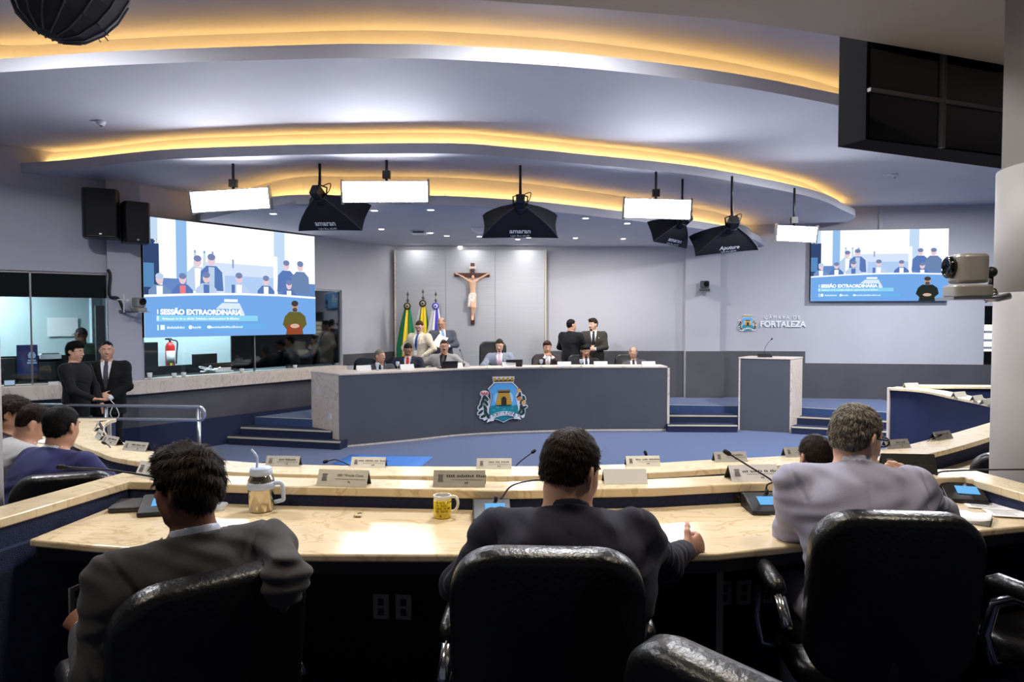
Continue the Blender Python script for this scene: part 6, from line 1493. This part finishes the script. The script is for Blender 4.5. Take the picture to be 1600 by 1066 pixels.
# --- the men at the left end of the ring
person('person in navy blue suit with black hair, seen from behind beside the round column', rad(-20), 'sit', head_at=PY(97,668,4.05), bulk=1.18, lean=.35, hunch=.8, head=(rad(8),.1,0), jacket=(44,44,92), shirt=(210,214,226), skin='olive', hair='black', hairstyle='short', blades=3500, h=.009, armR=((.34,.50,.66),(1,0,-.5)), armL=((-.30,.42,.66),(-1,0,-.5)))
person('person in light grey jacket bending down over the curved desk', rad(-48), 'sit', head_at=PY(52,662,4.55), bulk=1.15, lean=.55, hunch=1.0, head=(rad(-8),.55,0), jacket=(168,166,164), shirt=(236,236,240), skin='tan', hair='dark', hairstyle='short', blades=3000, h=.009, armR=((.2,.60,.62),(1,0,-.5)), armL=((-.2,.60,.62),(-1,0,-.5)))
person('person with wavy dark hair at the edge of the photo behind the light grey jacket', rad(-70), 'sit', head_at=PY(17,648,5.05), bulk=1.0, lean=.30, head=(rad(5),.35,0), jacket=(46,40,44), shirt=(200,200,206), skin='olive', hair='dark', hairstyle='messy', blades=3500, h=.010)
# --- standing by the handrail
def st(label, px, py, y, rz, **k):
    return person(label, rz, 'stand', head_at=PY(px,py,y), **k)
def ear_extra(body, d):
    mb = MB(); p = d['wrL']; mb.tube(crom([Vector(p)+Vector((.0,.05,-.02)),Vector(p)+Vector((-.06,.08,-.10)),Vector(p)+Vector((-.10,.08,-.22)),Vector(p)+Vector((-.05,.08,-.27)),Vector(p)+Vector((.0,.08,-.20)),Vector(p)+Vector((-.04,.06,-.08))],6), .005, 6); mb.build('earphone_cord', M_white, body)
st('person standing in black suit and grey tie by the handrail, hands clasped', 167, 548, 9.25, rad(204), s=1.02, bulk=1.12, head=(rad(6),.02,0), jacket=(13,13,15), shirt=(228,228,232), tie=(66,66,72), skin='tan', hair='black', hairstyle='buzz', h=.010, armR=((.05,.21,1.02),(1,-.4,0)), armL=((-.06,.22,1.00),(-1,-.4,0)), handR=((-1,.1,-.1),(0,-1,0),.5), handL=((1,.2,-.1),(0,-1,0),.5), extra=ear_extra)
st('person standing in plain black shirt, turned sideways with one hand held out', 118, 550, 8.70, rad(-92), s=1.0, bulk=1.0, head=(rad(-4),.08,0), jacket=None, shirt=(14,14,15), trousers=(14,14,16), skin='tan', hair='black', hairstyle='full', blades=2500, h=.010, glasses=.5, armR=((.16,.34,1.02),(.6,-.6,-.4)), handR=((.1,1,.05),(0,0,-1),.12), armL=((-.16,.22,.92),(-1,-.5,0)), handL=((.1,.5,-.9),(1,0,0),.4))
st('person in green top standing inside the booth behind the glass', 126, 524, 11.2, rad(75), s=1.0, bulk=1.1, head=(rad(10),.05,0), jacket=None, shirt=(96,124,104), trousers=(40,40,44), skin='dark', hair='black', hairstyle='buzz', h=.012, glasses=1.0)
# --- the people at the rostrum
def rostD(px):
    i = min(range(len(rost_path)-1), key=lambda k: abs(800+FPX*rost_path[k].x/rost_path[k].y-px)); return rost_path[i].y
def seat(label, px, py, rz=0.0, dy=.86, **k):
    y = rostD(px)+dy; k.setdefault('h',.0105); k.setdefault('legs',True)
    return person(label, pi+rz, 'sit', head_at=PY(px,py,y), **k)
def pin(body, d):
    p = d['che']+d['fr']*.15*d['bulk']+d['side']*-.11+d['up']*.04; mb = MB(); mb.ell(p,.010,8,6); mb.build('lapel_pin', mat('pin gold',(230,214,160),.3), body)
desk = lambda x, y=.40, z=.80: ((x,y,z),(1 if x > 0 else -1,-.2,-.6))
flatL, flatR = ((.5,.85,0),(0,0,-1),.25), ((-.5,.85,0),(0,0,-1),.25)
seat('seated person in dark grey suit with grey hair looking sideways, nearest the marble end', 594, 557, rad(8), bulk=1.12, lean=.15, twist=rad(10), head=(rad(52),.05,0), jacket=(70,72,80), shirt=(236,238,244), tie=(26,30,50), skin='tan', hair='grey', hairstyle='short', armL=desk(-.16,.42,.82), armR=desk(.14,.42,.82), handL=flatL, handR=flatR)
seat('seated person in navy suit, red tie and glasses looking down', 637.5, 547, rad(2), bulk=1.18, lean=.10, head=(0,.42,0), jacket=(30,34,54), shirt=(240,240,244), tie=(214,44,46), skin='olive', hair='black', hairstyle='short', glasses=1.2, beard='moustache', armL=desk(-.16,.42,.82), armR=desk(.16,.42,.82), handL=flatL, handR=flatR, extra=pin)
seat('seated person in light grey suit over black shirt with moustache, arms spread wide', 694, 542, rad(-6), dy=.72, bulk=1.16, lean=.16, head=(rad(14),.02,0), jacket=(158,156,158), shirt=(18,18,22), tie=(70,72,78), skin='tan', hair='dark', hairstyle='short', glasses=1.0, beard='moustache', armL=desk(-.46,.36,.80), armR=desk(.42,.36,.80), handL=flatL, handR=flatR)
seat('seated person in grey blue suit and pink tie looking down in the tall chair', 780.5, 540, rad(0), bulk=1.12, lean=.10, head=(rad(-4),.32,0), jacket=(132,138,156), shirt=(242,240,246), tie=(224,176,200), skin='light', hair='dark', hairstyle='short', beard='full', armL=desk(-.14,.42,.82), armR=desk(.16,.42,.82), handL=flatL, handR=flatR, extra=pin)
seat('seated person in dark brown suit holding both hands before the mouth', 855, 543, rad(4), bulk=1.08, lean=.12, head=(0,.12,0), jacket=(56,48,50), shirt=(240,240,244), tie=(176,178,188), skin='tan', hair='brown', hairstyle='full', elbowL=(-.27,.26,.84), elbowR=(.27,.26,.84), armL=((-.06,.33,1.06),(-1,0,-1)), armR=((.06,.33,1.06),(1,0,-1)), handL=((.55,-.1,.8),(.7,0,-.6),.7), handR=((-.55,-.1,.8),(-.7,0,-.6),.7))
seat('seated person in black suit and dark tie with black hair and beard looking down', 915.5, 549, rad(0), bulk=1.12, lean=.10, head=(0,.25,0), jacket=(26,27,32), shirt=(226,230,238), tie=(28,34,58), skin='olive', hair='black', hairstyle='full', beard='full', armL=desk(-.10,.44,.82), armR=desk(.12,.44,.82), handL=((.8,.5,0),(0,0,-1),.6), handR=((-.8,.5,0),(0,0,-1),.6), extra=pin)
seat('seated balding person in grey brown suit looking down, last on the lectern side', 989.5, 552, rad(-4), bulk=1.12, lean=.18, head=(rad(4),.42,0), jacket=(84,80,86), shirt=(240,240,242), tie=(36,38,52), skin='tan', hair='salt', hairstyle='receding', armL=desk(-.10,.44,.82), armR=desk(.12,.44,.82), handL=((.8,.5,0),(0,0,-1),.6), handR=((-.8,.5,0),(0,0,-1),.6))
# standing behind the rostrum
def lanyard(body, d):
    n, c, f, s_, u_ = d['nec'], d['che'], d['fr'], d['side'], d['up']; mb = MB()
    for q in (-1,1): mb.tube([n+s_*q*.07-u_*.03, c+f*.142*d['bulk']+s_*q*.05+u_*.03, c+f*.150*d['bulk']+s_*q*.015-u_*.18], .008, 6)
    mb.build('lanyard', mat('lanyard blue',(120,170,222),.6), body)
    mb = MB(); p = c+f*.160*d['bulk']-u_*.22; mb.cbox(p,(.07,.006,.10)); mb.build('badge', M_paper, body)
def stage_st(label, px, py, y, rz, **k):
    k.setdefault('h',.0105); return st(label, px, py, y, rz, **k)
stage_st('standing person in cream jacket with blue lanyard and glasses looking down', 655.5, 511, 13.75, rad(158), s=.98, bulk=1.0, head=(rad(10),.38,0), jacket=(216,206,184), shirt=(236,238,244), tie=(62,80,140), trousers=(96,112,150), skin='light', hair='brown', hairstyle='short', glasses=1.1, beard='full', extra=lanyard, armL=((-.20,.20,1.02),(-1,-.6,0)), armR=((.22,.16,1.0),(1,-.6,0)))
b9 = stage_st('standing balding person in grey suit and glasses reading from a paper', 690, 506, 14.12, rad(196), s=1.02, bulk=1.15, head=(rad(-28),.30,0), jacket=(74,78,90), shirt=(226,232,242), tie=(120,158,200), skin='tan', hair='salt', hairstyle='bald', glasses=1.1, extra=lanyard, armR=((.10,.34,1.20),(1,-.4,-.4)), armL=((-.06,.36,1.16),(-1,-.4,-.4)), handR=((-.2,.6,.6),(-.9,0,.2),.6), handL=((.3,.6,.5),(.9,0,.2),.6))
stage_st('standing person in black suit seen from behind on the stage', 893, 508.5, 14.12, rad(-32), s=1.0, bulk=1.08, head=(rad(-38),.02,0), jacket=(18,19,24), shirt=(220,220,226), skin='tan', hair='black', hairstyle='short', armL=((-.12,.24,1.05),(-1,-.5,0)), armR=((.14,.24,1.05),(1,-.5,0)))
stage_st('standing bearded person in dark olive suit with hands together before the waist', 926.5, 507.5, 14.62, rad(172), s=1.02, bulk=1.15, head=(rad(-40),.06,0), jacket=(58,54,50), shirt=(206,212,222), tie=(34,30,42), skin='light', hair='dark', hairstyle='full', beard='full', extra=pin, armL=((-.03,.26,1.10),(-1,-.5,0)), armR=((.06,.26,1.10),(1,-.5,0)), handL=((.9,.2,.1),(0,-1,0),.6), handR=((-.9,.2,.1),(0,-1,0),.6))
a = MB(); V = []
for i in range(7):
    for j in range(7): V.append(((i/6-.5)*.21, .02*math.sin(i*.6)+.012*(j/6)**2, (j/6-.5)*.29))
a.add(V,[(i*7+j,(i+1)*7+j,(i+1)*7+j+1,i*7+j+1) for i in range(6) for j in range(6)],None,True); q = PY(688,533,13.68)
o = a.build('paper_sheet', M_paper, loc=q); o.rotation_euler = (rad(-38),rad(24),rad(-12)); s_ = o.modifiers.new('t','SOLIDIFY'); s_.thickness = .0015; tag(o,'white papers held up by the standing balding man','paper')
# ------------------------------------------------------------------ crucifix
cx = PY(738,455,14.96); top = PY(739,411,14.96).z; bot = PY(739,507,14.96).z; az = PY(736,429.5,14.96).z; xl, xr = PY(710,429,14.96).x, PY(765,429,14.96).x; cxx = PY(738.5,455,14.96).x
t = thing('wall_mounted_crucifix', 'dark wooden crucifix with painted figure on the metal backdrop', 'crucifix', (cxx,14.95,az))
M_wood = mat('dark red wood', (86,42,36), .5, var=.3, vscale=8, stretch=(1,1,.2))
MB().box(-.042,.042,-.0,.045,bot-az,top-az).build('upright', M_wood, t, bevel=.004); MB().box(xl-cxx,xr-cxx,-.004,.041,-.04,.04).build('crossbeam', M_wood, t, bevel=.004)
MB().cbox((0,-.012,.155),(.16,.016,.05)).build('title_plate', mat('title plate',(214,196,188),.6), t)
f = SD(); k_ = .012
hx = .02; neck = V3(0,-.06,-.10); hd0 = V3(.012,-.085,-.055)
f.ell(hd0,(.042,.048,.058),None,.01); f.cone(neck,hd0,.025,.025,.02); f.ecap(V3(0,-.05,-.40),V3(0,-.06,-.17),(1,0,0),(.062,.042),(.085,.05),.03); f.ecap(V3(0,-.05,-.48),V3(0,-.05,-.40),(1,0,0),(.075,.05),(.062,.045),.03)
for q in (-1,1):
    sh = V3(q*.085,-.055,-.135); el = V3(q*.20,-.05,-.06); wr = V3(q*.315,-.04,.005)
    f.cone(neck,sh,.03,.034,.03); f.cone(sh,el,.030,.024,.02); f.cone(el,wr,.023,.016,.015); f.ecap(wr,wr+V3(q*.04,0,.012),(0,0,1),(.016,.010),(.020,.009),.01)
    for j in range(4): f.cone(wr+V3(q*.038,-.002,.026-.010*j),wr+V3(q*.062,-.012,.028-.011*j),.005,.004,.004)
    f.cone(wr+V3(q*.012,-.006,.018),wr+V3(q*.030,-.014,.040),.0055,.0045,.004)
    hp_ = V3(q*.038,-.05,-.48); kn = V3(q*.028+.022,-.10,-.70); an = V3(q*.012,-.05,-.90)
    f.cone(hp_,kn,.046,.034,.03); f.cone(kn,an,.032,.020,.02); f.cone(an,an+V3(q*.004,-.035,-.085),.020,.015,.015)
body = sd_mesh('figure', f, .007, mat('painted flesh',(224,180,150),.5,var=.1,vscale=10), t)
g = SD(); g.ecap(V3(0,-.05,-.60),V3(0,-.05,-.43),(1,0,0),(.088,.068),(.082,.060),.02); g.cone(V3(-.06,-.10,-.45),V3(-.075,-.09,-.68),.025,.035,.02); g.disp(lambda X,Y,Z: .006*np.sin(90*X+20*Z)*np.sin(60*Z+30*Y)); sd_mesh('loincloth', g, .007, mat('painted cloth',(232,222,212),.7), body)
g = SD(); g.ell(hd0+V3(0,.008,.010),(.048,.050,.060),None,.01); g.cone(hd0+V3(-.03,.01,-.02),hd0+V3(-.04,.02,-.09),.02,.016,.02); g.cone(hd0+V3(.03,.01,-.02),hd0+V3(.04,.02,-.09),.02,.016,.02); c0 = hd0+V3(0,-.055,-.018); g.ell(c0,(.032,.032,.042),None,.006,'s'); sd_mesh('hair', g, .006, mat('painted hair',(58,36,26),.6), body)
# ------------------------------------------------------------------ light and render look
def area(name, loc, size, power, color=(1,1,1), rot=(0,0,0), sy=None):
    l = bpy.data.lights.new(name, 'AREA'); l.energy = power; l.color = color; l.size = size
    if sy: l.shape = 'RECTANGLE'; l.size_y = sy
    o = bpy.data.objects.new(name, l); COL.objects.link(o); o.location = loc; o.rotation_euler = rot
    return o
W = bpy.data.worlds.new('world'); bpy.context.scene.world = W; W.use_nodes = True
W.node_tree.nodes['Background'].inputs[0].default_value = (0.62,0.66,0.75,1); W.node_tree.nodes['Background'].inputs[1].default_value = 0.13
# recessed lamps of the gallery soffit above the nearest rows
for i, (x, y) in enumerate([(-2.2,1.6),(0.2,2.6),(2.0,2.2)]):
    area('soffit_lamp', (x, y, 3.95), 0.35, 26, (1,.88,.70))
for (x, y, z) in [(-4.5,5.2,4.9),(0.5,5.4,4.9),(5.2,8.6,4.50)]:
    area('arena_fill', (x, y, z), 0.6, 185, (.95,.96,1.0))  # added fill light over the arena, with no fitting of its own
for (x, y) in [(-1.8,12.6),(0.2,13.2),(2.2,13.4)]:
    area('rostrum_lamp', (x, y, 3.70), 0.25, 70, (1,.96,.9))
for x in (-2.1,-.9,.3):
    area('backdrop_fill', (x, 14.62, 3.70), 0.30, 4, (1,.98,.95), (rad(25),0,0))  # added to brighten the top of the metal backdrop, no fitting built
for (x, y) in [(8.0,12.0),(5.5,9.0)]:
    area('side_fill', (x, y, 4.45), 0.5, 220, (.93,.95,1.0))  # added fill that lifts the walls, no lamp hangs here
for (p) in [L0*.75+L1*.25+nA*1.0, L0*.38+L1*.62+nA*1.2, L2*.8+L3*.2+nB*.8, L2*.45+L3*.55+nB*.8]:
    area('booth_lamp', (p.x, p.y, 2.9), 0.5, 60, (.85,.95,1.0))
sc = bpy.context.scene
sc.view_settings.view_transform = 'Standard'; sc.view_settings.look = 'None'; sc.view_settings.gamma = 1; sc.view_settings.exposure = 0.0
sc.view_settings.use_curve_mapping = False
sc.cycles.max_bounces = 8; sc.cycles.sample_clamp_indirect = 6.0
